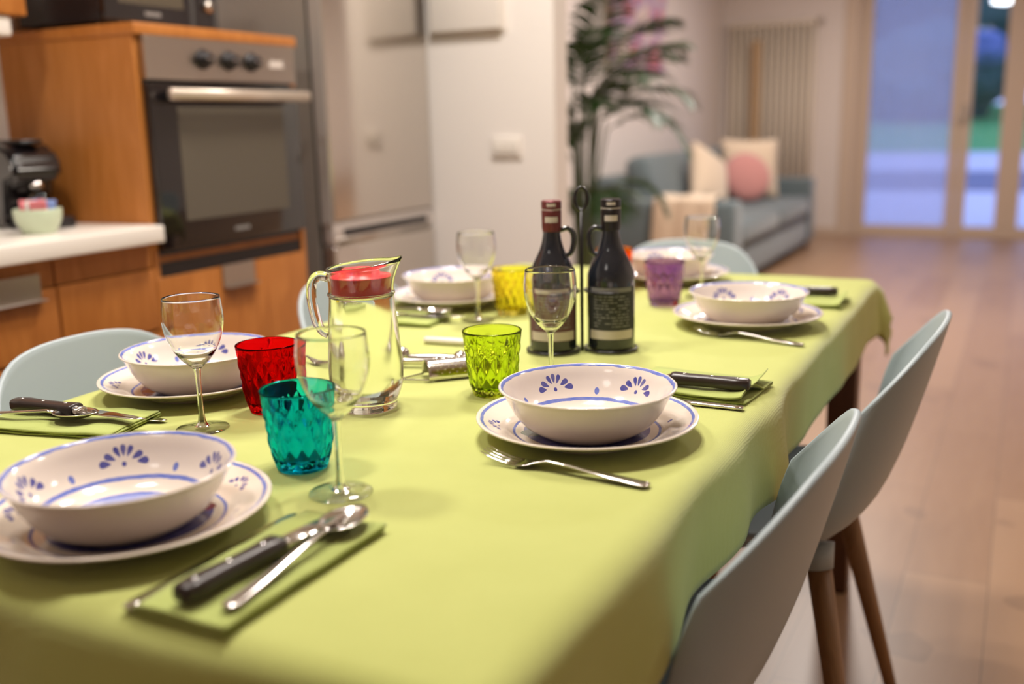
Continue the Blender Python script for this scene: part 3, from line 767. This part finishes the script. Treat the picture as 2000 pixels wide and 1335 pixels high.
def cloth():
    bm = bmesh.new(); drop = .118; rr = .024; step = .0105
    def axis(a, b):
        L = [a - drop + k * drop / 11 for k in range(11)]; n = int((b - a) / .016)
        L += [a + (b - a) * k / n for k in range(n + 1)]; L += [b + (k + 1) * drop / 11 for k in range(11)]
        return L
    xs, ys = axis(TX0, TX1), axis(TY0, TY1)
    def hang(s):                           # outward, down for cloth length s past the edge
        q = rr * PI / 2
        if s < q: a = s / rr; return rr * math.sin(a), rr * (1 - math.cos(a))
        return rr, rr + (s - q)
    V = []
    for x in xs:
        row = []
        for y in ys:
            ix, iy = TX0 + rr, TY0 + rr
            cx = min(max(x, TX0 + rr), TX1 - rr); cy = min(max(y, TY0 + rr), TY1 - rr)
            dx, dy = x - cx, y - cy; s = math.hypot(dx, dy)
            if s < 1e-7:
                row.append(bm.verts.new((x, y, TZ + .0006 * noise.noise(Vector((x * 7, y * 7, 0))) ))); continue
            if dx and dy:                  # corner: the square corner hangs as a point, gathered into folds
                s2 = s
            ux, uy = dx / s, dy / s
            o_, d_ = hang(s)
            h = max(0, d_ - rr)
            along = (y if abs(dx) > abs(dy) else x)
            ang = math.atan2(dy, dx)
            f = noise.noise(Vector((along * 3.6, .3, 4.2))) * .036 + .014 * math.sin(along * 19 + 1.3 + 2 * math.sin(along * 5)) + noise.noise(Vector((x * 11, y * 11, 0))) * .008
            if dx and dy: f += .085 * math.sin(2 * (ang % (PI / 2))) ** 2 * (1 if h > 0 else 0)
            k = min(1, max(0, s - .008) / .10)
            o_ += (f * .55 + .002) * k
            row.append(bm.verts.new((cx + ux * o_, cy + uy * o_, TZ - d_ + .002 * noise.noise(Vector((x * 9, y * 9, 9))))))
        V.append(row)
    for i in range(len(xs) - 1):
        for j in range(len(ys) - 1): bm.faces.new((V[i][j], V[i + 1][j], V[i + 1][j + 1], V[i][j + 1]))
    return bm
o = obj('tablecloth', cloth(), cloth_mat(), None, True)
mods(o, solid=.0022, offset=-1)
bmn = o.data
tag(o, 'lime green linen tablecloth covering the long dining table', 'tablecloth')

# ================================================================== CHAIRS
def make_chair(label):
    t = thing('dining_chair', label, 'chair', (0, 0, 0), 0, None)
    # local frame: the sitter faces +x; profile of the shell's middle line (x, z)
    prof = smooth_prof([(.235, .442), (.215, .462), (.14, .459), (.04, .450), (-.07, .448), (-.155, .464), (-.205, .508), (-.235, .575), (-.260, .66), (-.281, .74), (-.296, .802)], 4)
    wid = smooth_prof([(.185, 0), (.205, 0), (.222, 0), (.232, 0), (.238, 0), (.236, 0), (.230, 0), (.224, 0), (.214, 0), (.198, 0), (.178, 0)], 4)
    wrap = smooth_prof([(0, -.015), (0, .0), (0, .018), (0, .028), (.01, .035), (.030, .030), (.052, .016), (.068, .006), (.074, .0), (.064, -.004), (.052, -.010)], 4)  # (forward, up) at the sides
    NU, n = 25, len(prof)
    bm = bmesh.new(); V = []
    for i in range(NU):
        u = -1 + 2 * i / (NU - 1); row = []
        au = abs(u)
        top = 1 - .165 * au ** 2.6; fr = .03 * au ** 3
        for j in range(n):
            v = fr + (top - fr) * j / (n - 1)
            k = v * (n - 1); a = min(int(k), n - 2); q = k - a
            L = lambda T, c: T[a][c] * (1 - q) + T[a + 1][c] * q
            x, z, wdt = L(prof, 0), L(prof, 1), L(wid, 0)
            fx, fz = L(wrap, 0), L(wrap, 1)
            e = au ** 2.2
            row.append(bm.verts.new((x + fx * e, wdt * math.sin(u * PI / 2 * .94) / math.sin(PI / 2 * .94), z + fz * e)))
        V.append(row)
    for i in range(NU - 1):
        for j in range(n - 1): bm.faces.new((V[i][j], V[i + 1][j], V[i + 1][j + 1], V[i][j + 1]))
    o = obj('seat_shell', bm, M['shell'], t, True); mods(o, solid=.009, offset=0, bevel=0)
    bb = o.modifiers.new('b', 'BEVEL'); bb.width = .003; bb.segments = 2; bb.limit_method = 'ANGLE'
    bm = bmesh.new(); lathe(bm, [(0, .405), (.12, .405), (.145, .415), (.16, .438), (.0, .438)], 32); obj('base_collar', bm, M['shell'], t, True)
    for a in (-1, 1):
        for b in (-1, 1):
            bm = bmesh.new(); tube(bm, [(a * .128, b * .128, .437), (a * .137, b * .137, .398)], [.030, .0225], 18); sk = obj('leg_socket', bm, M['shell'], t, True)
            bm = bmesh.new(); tube(bm, [(a * .135, b * .135, .408), (a * .225, b * .235, .003), (a * .2255, b * .2355, 0)], [.0205, .0125, .011], 18); obj('leg', bm, M['oak'], t, True)
    return t
ch = make_chair('nearest blue grey chair with oak legs in the lower right corner')
ch.location = (-.435, 1.04, 0); ch.rotation_euler = (0, 0, PI)
CH_G = None
copy_tree(ch, (-.385, 1.70, 0), PI, 'second blue grey chair on the right, nearer the garden door')
copy_tree(ch, (-1.050, 1.075, 0), 0, 'blue grey chair at left beside red tumbler setting')
copy_tree(ch, (-1.05, 1.765, 0), 0, 'blue grey chair mostly hidden behind the glass jug, by the oven')
copy_tree(ch, (-.785, 2.31, 0), -PI / 2, 'blue grey chair at the far head of the table before sofa')

# ================================================================== CROCKERY
Z = TZ + .0005
def make_plate(matkey, label, loc, rz):
    out = [(0, .0025), (.066, .0025), (.070, 0), (.074, 0), (.077, .003), (.092, .0075), (.112, .0165), (.130, .0228), (.1330, .0242), (.1328, .0258)]
    inn = [(.1305, .0262), (.127, .0250), (.115, .0195), (.103, .0140), (.096, .0100), (.089, .0075), (.080, .0068), (.05, .0066), (0, .0066)]
    prof = smooth_prof(out, 3)[:-1] + smooth_prof([out[-1]] + inn, 4)
    k0 = len(smooth_prof(out, 3)) - 1 + 3
    bm = bmesh.new(); lathe(bm, prof, 96, [0 if k < k0 else 1 for k in range(len(prof))])
    o = obj('dinner_plate', bm, [M['ceram'], M[matkey]], None, True, loc=(*loc, Z), rot=(0, 0, rz)); tag(o, label, 'plate'); return o
def make_bowl(label, loc, rz, z):
    out = [(0, .002), (.048, .002), (.051, 0), (.055, 0), (.062, .0035), (.077, .0135), (.089, .0290), (.096, .0430), (.1010, .0520), (.1048, .0560), (.1055, .0575)]
    inn = [(.1040, .0585), (.1005, .0570), (.0960, .0500), (.0905, .0385), (.082, .0250), (.070, .0145), (.058, .0095), (.04, .0075), (0, .0070)]
    prof = smooth_prof(out, 3)[:-1] + smooth_prof([out[-1]] + inn, 4)
    k0 = len(smooth_prof(out, 3)) - 1 + 3
    bm = bmesh.new(); lathe(bm, prof, 96, [0 if k < k0 else 1 for k in range(len(prof))])
    o = obj('soup_bowl', bm, [M['ceram'], M['bowl_in']], None, True, loc=(*loc, z), rot=(0, 0, rz)); tag(o, label, 'bowl'); return o
ZB = Z + .0070
S = [((-.738, .630), (-.735, .622), 'plate_red', 'nearest blue rimmed plate under the bowl at lower left', 'nearest cream bowl with blue petals, cut by left edge', R(28), R(29)),
     ((-1.052, 1.040), (-1.038, 1.034), 'plate_red', 'blue rimmed plate on the left behind the red tumbler', 'cream bowl seen through the wine glass by the left chair', R(40), R(12)),
     ((-.4465, 1.063), (-.4420, 1.055), 'plate_green', 'sharp blue rimmed dinner plate beside the lime tumbler', 'sharp cream bowl with blue petals in the middle of picture', R(30), R(32.5)),
     ((-.430, 1.778), (-.425, 1.765), 'plate_red', 'blue rimmed plate at far right beside the purple tumbler', 'cream bowl at the far right beside the purple tumbler', R(10), R(27)),
     ((-1.050, 1.785), (-1.045, 1.775), 'plate_green', 'blue rimmed plate at far left beside the yellow tumbler', 'cream bowl at the far left beside the yellow tumbler', R(0), R(28)),
     ((-.715, 2.215), (-.722, 2.21), 'plate_green', 'plate at the head of the table behind the purple tumbler', 'bowl at the head of the table beside the orange tumbler', R(0), R(20))]
for (pl, bl, mk, l1, l2, r1, r2) in S:
    make_plate(mk, l1, pl, r1); make_bowl(l2, bl, r2, ZB)

# tumblers
def tumbler_mesh():
    bm = bmesh.new(); n = 180; nz = 56; H = .0905
    def R0(z):
        t_ = z / H; return .0278 + .0137 * t_ ** .80 + .0012 * math.sin(PI * min(1, t_ * 1.6)) * (t_ < .625)
    rings = []
    for j in range(nz + 1):
        z = H * j / nz; t_ = j / nz; row = []
        for i in range(n):
            th = 2 * PI * i / n; r = R0(z)
            amp = .0017 * min(1, max(0, (t_ - .06) / .08)) * min(1, max(0, (.86 - t_) / .10))
            u = th * 15 / (2 * PI) + z / .032; v = th * 15 / (2 * PI) - z / .032
            a = abs((u % 1) - .5); b = abs((v % 1) - .5)
            r += amp * (1.5 * abs(math.sin(PI * u) * math.sin(PI * v)) ** .8 - .8)
            row.append(bm.verts.new((r * math.cos(th), r * math.sin(th), z)))
        rings.append(row)
    def ring(r, z): return [bm.verts.new((r * math.cos(2 * PI * i / n), r * math.sin(2 * PI * i / n), z)) for i in range(n)]
    rings.append(ring(R0(H) - .0010, H + .0010)); rings.append(ring(R0(H) - .0021, H))
    for j in range(12, -1, -1):
        t_ = j / 12; z = .011 + (H - .014) * t_ ; rings.append(ring(R0(z) - .0036 + .0012 * t_, z))
    rings.append(ring(.015, .0088))
    for a, b in zip(rings, rings[1:]):
        for i in range(n):
            j = (i + 1) % n; bm.faces.new((a[i], a[j], b[j], b[i]))
    bm.faces.new(rings[-1]); bm.faces.new(rings[0][::-1])
    bmesh.ops.recalc_face_normals(bm, faces=bm.faces)
    me = bpy.data.meshes.new('tumbler'); bm.to_mesh(me); bm.free()
    me.polygons.foreach_set('use_smooth', [True] * len(me.polygons)); return me
tm = tumbler_mesh()
for key, loc, lb in [('t_red', (-.880, 1.002), 'red diamond pressed tumbler beside the left wine glass'), ('t_teal', (-.694, .834), 'teal diamond pressed tumbler behind the nearest bowl'),
                     ('t_green', (-.639, 1.186), 'lime green diamond pressed tumbler behind the middle plate'), ('t_yellow', (-.882, 1.727), 'yellow pressed tumbler left of the dark bottles'),
                     ('t_purple', (-.633, 1.918), 'purple pressed tumbler right of the dark bottles'), ('t_orange', (-.798, 2.066), 'orange pressed tumbler mostly hidden behind the dark bottle')]:
    me = tm.copy(); me.materials.clear(); me.materials.append(M[key])
    o = bpy.data.objects.new('tumbler', me); COL.objects.link(o); o.location = (*loc, Z); o.rotation_euler = (0, 0, random.random())
    tag(o, lb, 'tumbler')

# wine glasses
def make_wine(label):
    t = thing('wine_glass', label, 'wine glass')
    bo = smooth_prof([(.0045, .0780), (.0090, .0825), (.0175, .0905), (.0275, .1050), (.0345, .1230), (.0371, .1400), (.0364, .1550), (.0348, .1690)], 4)
    bi = [(max(r - .0011, .001), z + (.0016 if z < .1 else 0)) for r, z in bo][::-1]
    bi = [p for p in bi if p[1] > .0828] + [(0, .0824)]
    bm = bmesh.new(); lathe(bm, [(0, .0775)] + bo + [(.0343, .1695)] + bi, 64); obj('glass_bowl', bm, M['wine'], t, True)
    bm = bmesh.new(); lathe(bm, smooth_prof([(.0055, .0795), (.0042, .074), (.0034, .06), (.0034, .035), (.0040, .018), (.0062, .0075), (.010, .0042)], 4), 28); obj('stem', bm, M['stemglass'], t, True)
    bm = bmesh.new(); lathe(bm, [(0, .0), (.0320, .0), (.0332, .0007), (.0325, .0016), (.020, .0026), (.010, .0044), (.005, .0075), (0, .0078)], 64); obj('foot', bm, M['footglass'], t, True)
    return t
wg = make_wine('nearest wine glass, blurred, in front of the jug')
wg.location = (-.605, .784, Z)
for loc, lb in [((-.904, .898), 'wine glass at left standing before the left bowl'), ((-.579, 1.250), 'sharp wine glass in front of the dark bottles'),
                ((-.914, 1.643), 'blurred wine glass beside the yellow tumbler'), ((-.590, 2.031), 'blurred wine glass behind the purple tumbler at far right')]:
    copy_tree(wg, (*loc, Z), 0, lb)

# ================================================================== JUG
def jug():
    t = thing('glass_jug', 'dewy clear glass water jug with red lid and handle', 'jug', (-.764, 1.060, Z), 0)
    t['category'] = 'jug'
    sp = R(27)                             # direction of the spout: towards picture right
    outer = smooth_prof([(.036, .0), (.0400, .002), (.0405, .012), (.0440, .020), (.0490, .036), (.0500, .055), (.0490, .080), (.0462, .115), (.0435, .145), (.0425, .162), (.0440, .1635), (.0440, .1665), (.0425, .168), (.0430, .182), (.0455, .2045)], 4)
    n = 96
    def pour(r, z, th):
        """rim rises and reaches out towards the spout"""
        k = max(0, (z - .165) / .040)
        c = math.cos(th - sp); a = max(0, c) ** 10
        rise = .0045 * k * c * k + .005 * a * k
        return r + (.010 * a + .001 * c) * k * k, z + rise
    rings = []
    bm = bmesh.new()
    def ring(r, z):
        row = []
        for i in range(n):
            th = 2 * PI * i / n; rr, zz = pour(r, z, th); row.append(bm.verts.new((rr * math.cos(th), rr * math.sin(th), zz)))
        rings.append(row)
    for (r, z) in outer: ring(r, z)
    ring(.0446, .2057); ring(.0434, .2050)
    for (r, z) in outer[::-1]:
        if z > .1615: ring(max(r - .0026, .02), z)
    ring(.0385, .1605); ring(.02, .1603)
    for a, b in zip(rings, rings[1:]):
        for i in range(n):
            j = (i + 1) % n; bm.faces.new((a[i], a[j], b[j], b[i]))
    bm.faces.new(rings[-1]); bm.faces.new(rings[0][::-1])
    bmesh.ops.recalc_face_normals(bm, faces=bm.faces)
    for f in bm.faces:
        zc = f.calc_center_median().z
        f.material_index = 1 if (zc > .1604 or zc < .017) else 0
    obj('jug_body', bm, [M['jug'], M['jug_clear']], t, True)
    c, s = math.cos(sp + PI), math.sin(sp + PI)
    pts = smooth_prof([(.043, .188), (.056, .190), (.064, .180), (.066, .160), (.063, .135), (.057, .115), (.0465, .108)], 4)
    bm = bmesh.new(); tube(bm, [(r * c, r * s, z) for r, z in pts], [.0068] * len(pts), 12); obj('handle', bm, M['jug_clear'], t, True)
    bm = bmesh.new(); lathe(bm, [(0, .164), (.0385, .164), (.0388, .166), (.0388, .187), (.040, .1875), (.040, .1895), (.026, .190), (.025, .1975), (.0235, .199), (0, .199)], 48)
    obj('lid', bm, M['red_plastic'], t, True)
    for c_ in children(t): c_.scale = (1, 1, .945)
jug()

# ================================================================== BOTTLES AND CADDY
def bottle(label, loc, rz, cap, lab, hdl):
    t = thing('vinegar_bottle', label, 'bottle', (*loc, Z + .004), rz)
    body = smooth_prof([(0, .002), (.030, .0), (.0375, .003), (.0390, .010), (.0390, .060), (.0390, .110), (.0375, .128), (.030, .148), (.0205, .168), (.0150, .188), (.0135, .205)], 4)
    bm = bmesh.new(); lathe(bm, body + [(.0135, .222), (0, .222)], 48); obj('glass_body', bm, M['bottle'], t, True)
    bm = bmesh.new(); tube(bm, smooth_prof([(.013, 0, .200), (.026, 0, .203), (.034, 0, .194), (.035, 0, .178), (.031, 0, .163), (.024, 0, .158)], 4), .0042, 10); obj('loop_handle', bm, M['bottle'], t, True, rot=(0, 0, hdl))
    bm = bmesh.new(); lathe(bm, [(0, .250), (.0150, .250), (.0162, .2485), (.0162, .2370), (.0155, .2362), (.0155, .2340), (.0162, .2332), (.0158, .206), (.0146, .199), (.0138, .199)], 36); c = autosmooth(obj('capsule', bm, M[cap], t, True), 30)
    for (z0, z1, k, m_) in [(.2405, .2455, .5, 'lab_pale'), (.2345, .2360, 3.3, 'lab_pale'), (.2145, .2240, .75, 'lab_pale')]:
        bm = bmesh.new()
        grid(bm, 14, 2, lambda u, v: Vector((.01635 * math.cos(-PI / 2 + (u - .5) * 2 * k * .9), .01635 * math.sin(-PI / 2 + (u - .5) * 2 * k * .9), z0 + (z1 - z0) * v)))
        obj('band', bm, M[m_], c, True)
    def lbl(z0, z1, k, r, m_, nm, par, a0=0):
        bm = bmesh.new(); grid(bm, 24, 2, lambda u, v: Vector((r * math.cos(-PI / 2 + a0 + (u - .5) * 2 * k), r * math.sin(-PI / 2 + a0 + (u - .5) * 2 * k), z0 + (z1 - z0) * v)))
        return obj(nm, bm, M[m_], par, True)
    L = lbl(.020, .108, 1.15, .03925, lab, 'label', t)
    lbl(.021, .036, 1.02, .03945, 'lab_pale', 'pale_strip', L)
    lbl(.100, .107, .95, .03945, 'lab_pale' if lab == 'lab_red' else 'lab_grey', 'title_strip', L)
    bm = bmesh.new()
    rnd = random.Random(5)
    for q in range(11):                     # illegible lines of small print
        z = .042 + q * .0050; a = -.80
        while a < .8:
            wd = rnd.uniform(.06, .28)
            if rnd.random() < .85:
                a1, a2 = a, min(a + wd, .82); r = .03945
                ps = [(a1 + (a2 - a1) * e / 3) - PI / 2 for e in range(4)]
                lo = [bm.verts.new((r * math.cos(p), r * math.sin(p), z)) for p in ps]; hi = [bm.verts.new((r * math.cos(p), r * math.sin(p), z + .0019)) for p in ps]
                for e in range(3): bm.faces.new((lo[e], lo[e + 1], hi[e + 1], hi[e]))
            a += wd + .05
    pr_ = obj('print', bm, M['lab_grey'], L)
    t.scale = (1, 1, .972)
    return t
B1, B2 = (-.670, 1.456), (-.586, 1.501)
face = math.atan2(-1.45, .63) + PI / 2      # labels turn towards the diners at the near end
bottle('dark glass bottle with maroon cap standing left in the wire caddy', B1, face, 'cap_red', 'lab_red', R(10))
bottle('dark glass bottle with black cap standing right in the wire caddy', B2, face, 'cap_black', 'lab_dark', R(178))
def caddy():
    mx, my = (B1[0] + B2[0]) / 2, (B1[1] + B2[1]) / 2
    t = thing('bottle_caddy', 'black wire caddy with tall centre post holding two bottles', 'caddy', (mx, my, Z))
    bm = bmesh.new(); tube(bm, [(0, 0, 0), (0, 0, .232)], .0028, 10)
    obj('post', bm, M['iron'], t, True)
    d = Vector((B2[0] - B1[0], B2[1] - B1[1], 0)).normalized()
    bm = bmesh.new()
    tube(bm, [Vector((0, 0, .248)) + (d * math.sin(a) * .010 + Vector((0, 0, 1)) * -math.cos(a) * .018) for a in [2 * PI * k / 24 for k in range(24)]], .0028, 8, closed=True)
    obj('loop', bm, M['iron'], t, True)
    for B in (B1, B2):
        c = Vector((B[0] - mx, B[1] - my, 0))
        bm = bmesh.new(); tube(bm, [c + Vector((math.cos(a), math.sin(a), 0)) * .0425 + Vector((0, 0, .004)) for a in [2 * PI * k / 40 for k in range(40)]], .0022, 8, closed=True)
        obj('ring', bm, M['iron'], t, True)
        bm = bmesh.new(); a0 = math.atan2(-c.y, -c.x)
        arc = [c + Vector((math.cos(a0 + q), math.sin(a0 + q), 0)) * .0425 + Vector((0, 0, .100)) for q in [R(-100) + R(200) * k / 20 for k in range(21)]]
        tube(bm, arc, .002, 6)
        obj('arm', bm, M['iron'], t, True)
caddy()

# ================================================================== CUTLERY
def table_knife(t, L=.21, key='steel'):
    bm = bmesh.new(); h = .45 * L
    loft(bm, [(0, 0, .0030, .0062, .0018), (.01, 0, .0030, .0078, .0026), (h * .6, 0, .0032, .0066, .0028), (h, 0, .0034, .0050, .0030)], 16); obj('handle', bm, M['steel'], t, True)
    bm = bmesh.new(); loft(bm, [(h - .002, 0, .0034, .0048, .0012), (h + .01, 0, .0034, .0088, .0008), (L * .85, .001, .0034, .0092, .0006), (L * .97, .002, .0034, .0052, .0005), (L, .003, .0034, .0015, .0004)], 16); obj('blade', bm, M['steel'], t, True)
def steak_knife(t, L=.215):
    h = .108
    bm = bmesh.new(); loft(bm, [(0, 0, .009, .008, .006), (.003, 0, .009, .0105, .0078), (.02, .0010, .009, .0118, .0085), (.05, 0, .009, .0095, .0080), (.085, 0, .009, .0100, .0080), (h - .004, 0, .009, .0122, .0085), (h, 0, .009, .0116, .0078)], 20, 3.2)
    hd = obj('handle', bm, M['handle'], t, True)
    for x in (.016, .052, .09):
        bm = bmesh.new(); lathe(bm, [(0, .0010), (.0022, .0008), (.0027, 0), (0, 0)], 12); obj('rivet', bm, M['steel'], hd, True, loc=(x, 0, .0168))
    bm = bmesh.new(); loft(bm, [(h - .001, 0, .009, .0105, .0062), (h + .006, 0, .009, .0100, .0045), (h + .009, 0, .009, .0095, .0014)], 16); obj('bolster', bm, M['steel'], t, True)
    bm = bmesh.new(); loft(bm, [(h + .005, 0, .009, .0100, .0012), (L * .75, .001, .0075, .0098, .0009), (L * .92, .002, .006, .0066, .0007), (L, .0045, .005, .0012, .0005)], 16); obj('blade', bm, M['steel'], t, True)
def spoon(t, L=.20):
    bm = bmesh.new()
    loft(bm, [(0, 0, .0035, .0045, .0011), (.006, 0, .0035, .0085, .0014), (.05, 0, .0050, .0060, .0015), (.10, 0, .0085, .0036, .0018), (.13, 0, .0105, .0032, .0020), (.142, 0, .0090, .0050, .0016)], 14); obj('handle', bm, M['steel'], t, True)
    bm = bmesh.new(); N = 18
    def f(u, v):
        x, y = 2 * u - 1, 2 * v - 1
        rr = max(abs(x), abs(y)); l = math.hypot(x, y) or 1; x, y = x / l * rr, y / l * rr
        wd = .0205 * (1 - .12 * x)
        return Vector((.171 + x * .031, y * wd, .0102 - .0090 * (1 - rr * rr)))
    grid(bm, N, N, f); o = obj('spoon_bowl', bm, M['steel'], t, True); mods(o, solid=.0011, offset=-1)
def fork(t):
    bm = bmesh.new()
    loft(bm, [(0, 0, .0035, .0045, .0010), (.005, 0, .0035, .0082, .0013), (.05, 0, .0058, .0068, .0014), (.09, 0, .0095, .0038, .0018), (.118, 0, .0110, .0032, .0018), (.130, 0, .0085, .0055, .0014), (.142, 0, .0050, .0110, .0010), (.155, 0, .0040, .0125, .0009)], 16); obj('handle', bm, M['steel'], t, True)
    for y in (-.0103, -.0034, .0034, .0103):
        bm = bmesh.new(); loft(bm, [(.152, y, .0040, .0021, .0009), (.170, y, .0052, .0017, .0008), (.185, y, .0085, .0014, .0007), (.198, y, .0135, .0006, .0005)], 8); obj('tine', bm, M['steel'], t, True)
def napkin(label, loc, rz, L, W, curl=0, seed=0, layers=3):
    """folded linen: x along its length, y across; layers of one folded sheet"""
    bm = bmesh.new(); lay = .0028; path = []
    for k in range(layers):
        z = .0016 + k * lay; a = [(-W / 2, z), (W / 2, z)]
        if k % 2: a = a[::-1]
        for q in range(9): path.append((a[0][0] + (a[1][0] - a[0][0]) * q / 8 * .985 + (0), z))
        if k < layers - 1:
            s = 1 if k % 2 == 0 else -1
            path.append((a[1][0] + s * .0016, z + lay * .5))
    n = len(path)
    def f(u, v):
        i = int(round(v * (n - 1))); y, z = path[i]; x = -L / 2 + L * u
        nz = noise.noise(Vector((x * 22 + seed, y * 22, i // 10 * 3.1)))
        x += (.004 * (i // 10)) * (1 if u > .9 else 0) * (nz)
        z += .0012 * (nz + .4) * (1 + i / n)
        if curl and u > .80 and i > n * .45:
            q = (u - .80) / .20; z += curl * q * q * (.25 + .75 * max(0, y / W + .5)); x -= curl * .4 * q * q
        return Vector((x, y + .0015 * nz, max(z, .0013)))
    grid(bm, 40, n, f)
    o = obj('folded_napkin', bm, M['green_napkin'], None, True, loc=(*loc, Z), rot=(0, 0, rz)); mods(o, solid=.0016, offset=0); tag(o, label, 'napkin'); return o
NZ = Z + .0105
def place(fn, name, label, cat, p0, p1, z, **k):
    """p0 handle end, p1 tip direction on the table"""
    a = math.atan2(p1[1] - p0[1], p1[0] - p0[0]); t = thing(name, label, cat, (p0[0], p0[1], z), a); fn(t, **k); return t
# nearest setting
napkin('folded green napkin under knife and spoon, nearest the camera', (-.551, .610), R(90), .215, .092, seed=1)
place(steak_knife, 'steak_knife', 'blurred dark handled knife on the nearest napkin', 'knife', (-.556, .512), (-.541, .73), NZ)
place(spoon, 'soup_spoon', 'blurred steel spoon on the nearest napkin', 'spoon', (-.517, .520), (-.534, .73), NZ)
place(table_knife, 'table_knife', 'thin steel knife along the edge of the nearest napkin', 'knife', (-.604, .503), (-.604, .70), Z)
# left setting
napkin('folded green napkin at the left edge under riveted knife', (-1.083, .845), R(12), .20, .105, seed=5)
place(steak_knife, 'steak_knife', 'black riveted handle knife on the napkin at left edge', 'knife', (-1.178, .838), (-.965, .858), NZ)
place(spoon, 'soup_spoon', 'steel spoon on the napkin at the left edge', 'spoon', (-1.225, .790), (-1.04, .845), NZ)
place(table_knife, 'table_knife', 'steel knife tip showing past the left edge napkin', 'knife', (-1.175, .868), (-.965, .897), Z)
place(fork, 'dinner_fork', 'steel fork beyond the left plate with tines near jug', 'fork', (-1.135, 1.225), (-.93, 1.232), Z)
# middle right setting
napkin('folded green napkin with curled corner right of sharp plate', (-.385, 1.320), R(-5), .175, .120, curl=.016, seed=9)
place(steak_knife, 'steak_knife', 'black handled knife on the napkin right of the sharp bowl', 'knife', (-.305, 1.290), (-.50, 1.285), NZ)
place(table_knife, 'table_knife', 'steel knife end showing right of the sharp plate', 'knife', (-.300, 1.235), (-.50, 1.228), Z)
place(fork, 'dinner_fork', 'sharp steel fork in front of the middle plate', 'fork', (-.318, .921), (-.525, .934), Z)
# far right setting
napkin('folded green napkin beside the far right plate', (-.375, 2.035), R(0), .16, .11, curl=.012, seed=13)
place(steak_knife, 'steak_knife', 'black handled knife on the far right napkin', 'knife', (-.318, 2.075), (-.53, 2.05), NZ)
place(fork, 'dinner_fork', 'blurred steel fork in front of the far right plate', 'fork', (-.300, 1.632), (-.50, 1.672), Z)
# far left setting
napkin('folded green napkin behind the jug beside far left plate', (-1.055, 1.585), R(8), .17, .10, seed=17)
place(table_knife, 'table_knife', 'steel knife on the napkin behind the jug', 'knife', (-1.13, 1.565), (-.95, 1.60), NZ)
place(spoon, 'soup_spoon', 'steel spoon on the napkin behind the jug', 'spoon', (-1.16, 1.600), (-.97, 1.618), NZ)

# utensils in the middle of the table
def grater():
    t = thing('cheese_grater', 'small half round steel cheese grater lying beside the lime tumbler', 'grater', (-.795, 1.195, Z), math.atan2(.085, .085))
    # x along: handle 0..0.05, body 0.05..0.15
    bm = bmesh.new()
    def f(u, v): a = PI * v; return Vector((.034 + .11 * u, .024 * math.cos(a) * (1 + .06 * math.sin(a)), .003 + .025 * math.sin(a)))
    grid(bm, 30, 16, f); o = obj('grating_sheet', bm, M['steel'], t, True); mods(o, solid=.0009, offset=1)
    bm = bmesh.new()
    for i in range(16):
        for j in range(7):
            a = PI * (j + .8 + (i % 2) * .5) / 8.3; x = .048 + i * .0058
            c = Vector((x, .0258 * math.cos(a), .003 + .0262 * math.sin(a)))
            bmesh.ops.create_cone(bm, cap_ends=True, segments=6, radius1=.0016, radius2=.0004, depth=.0016, matrix=Matrix.Translation(c) @ Matrix.Rotation(a - PI / 2, 4, 'X'))
    k = obj('teeth', bm, M['steel'], o)
    bm = bmesh.new(); tube(bm, smooth_prof([(.036, .023, .003), (.026, .018, .003), (.008, .008, .003), (-.006, 0, .003), (.008, -.008, .003), (.026, -.018, .003), (.036, -.023, .003)], 3), .0016, 8); obj('wire_handle', bm, M['steel'], t, True)
grater()
def corkscrew():
    t = thing('nutcracker', 'chrome hinged nutcracker lying behind the grater', 'nutcracker', (-.862, 1.280, Z), R(15))
    for s in (-1, 1):
        bm = bmesh.new(); loft(bm, [(.0, s * .016, .008, .003, .004), (.02, s * .014, .009, .0042, .005), (.07, s * .012, .010, .005, .006), (.10, s * .010, .010, .006, .006), (.13, s * .005, .010, .0055, .006)], 14); obj('arm', bm, M['steel'], t, True)
        bm = bmesh.new(); bmesh.ops.create_uvsphere(bm, u_segments=20, v_segments=12, radius=.0125); obj('ball_end', bm, M['steel'], t, True, loc=(.004, s * .0165, .0125))
    bm = bmesh.new(); bmesh.ops.create_uvsphere(bm, u_segments=20, v_segments=12, radius=.0125); obj('hinge', bm, M['steel'], t, True, loc=(.105, 0, .0125))
corkscrew()
t = thing('cheese_knife', 'white handled knife lying behind the lime tumbler', 'knife', (-.905, 1.432, Z), R(5))
bm = bmesh.new(); loft(bm, [(0, 0, .006, .004, .004), (.004, 0, .006, .0075, .0055), (.05, 0, .006, .0085, .006), (.092, 0, .006, .0070, .0055), (.096, 0, .006, .006, .004)], 18); obj('handle', bm, M['white_plastic'], t, True)
bm = bmesh.new(); loft(bm, [(.095, 0, .006, .005, .002), (.105, 0, .005, .0085, .0008), (.15, .001, .004, .009, .0006), (.17, .004, .003, .003, .0004)], 14); obj('blade', bm, M['steel'], t, True)

# light through the coloured and clear glassware falls on the cloth
for o in bpy.data.objects:
    if o.type == 'LIGHT' and o.name.startswith('table_lamp'): o.data.cycles.is_caustics_light = True
    if o.name.startswith(('tumbler', 'glass_bowl', 'stem', 'jug_body', 'handle')) and o.type == 'MESH': o.cycles.is_caustics_caster = True
    if o.name.startswith('tablecloth'): o.cycles.is_caustics_receiver = True
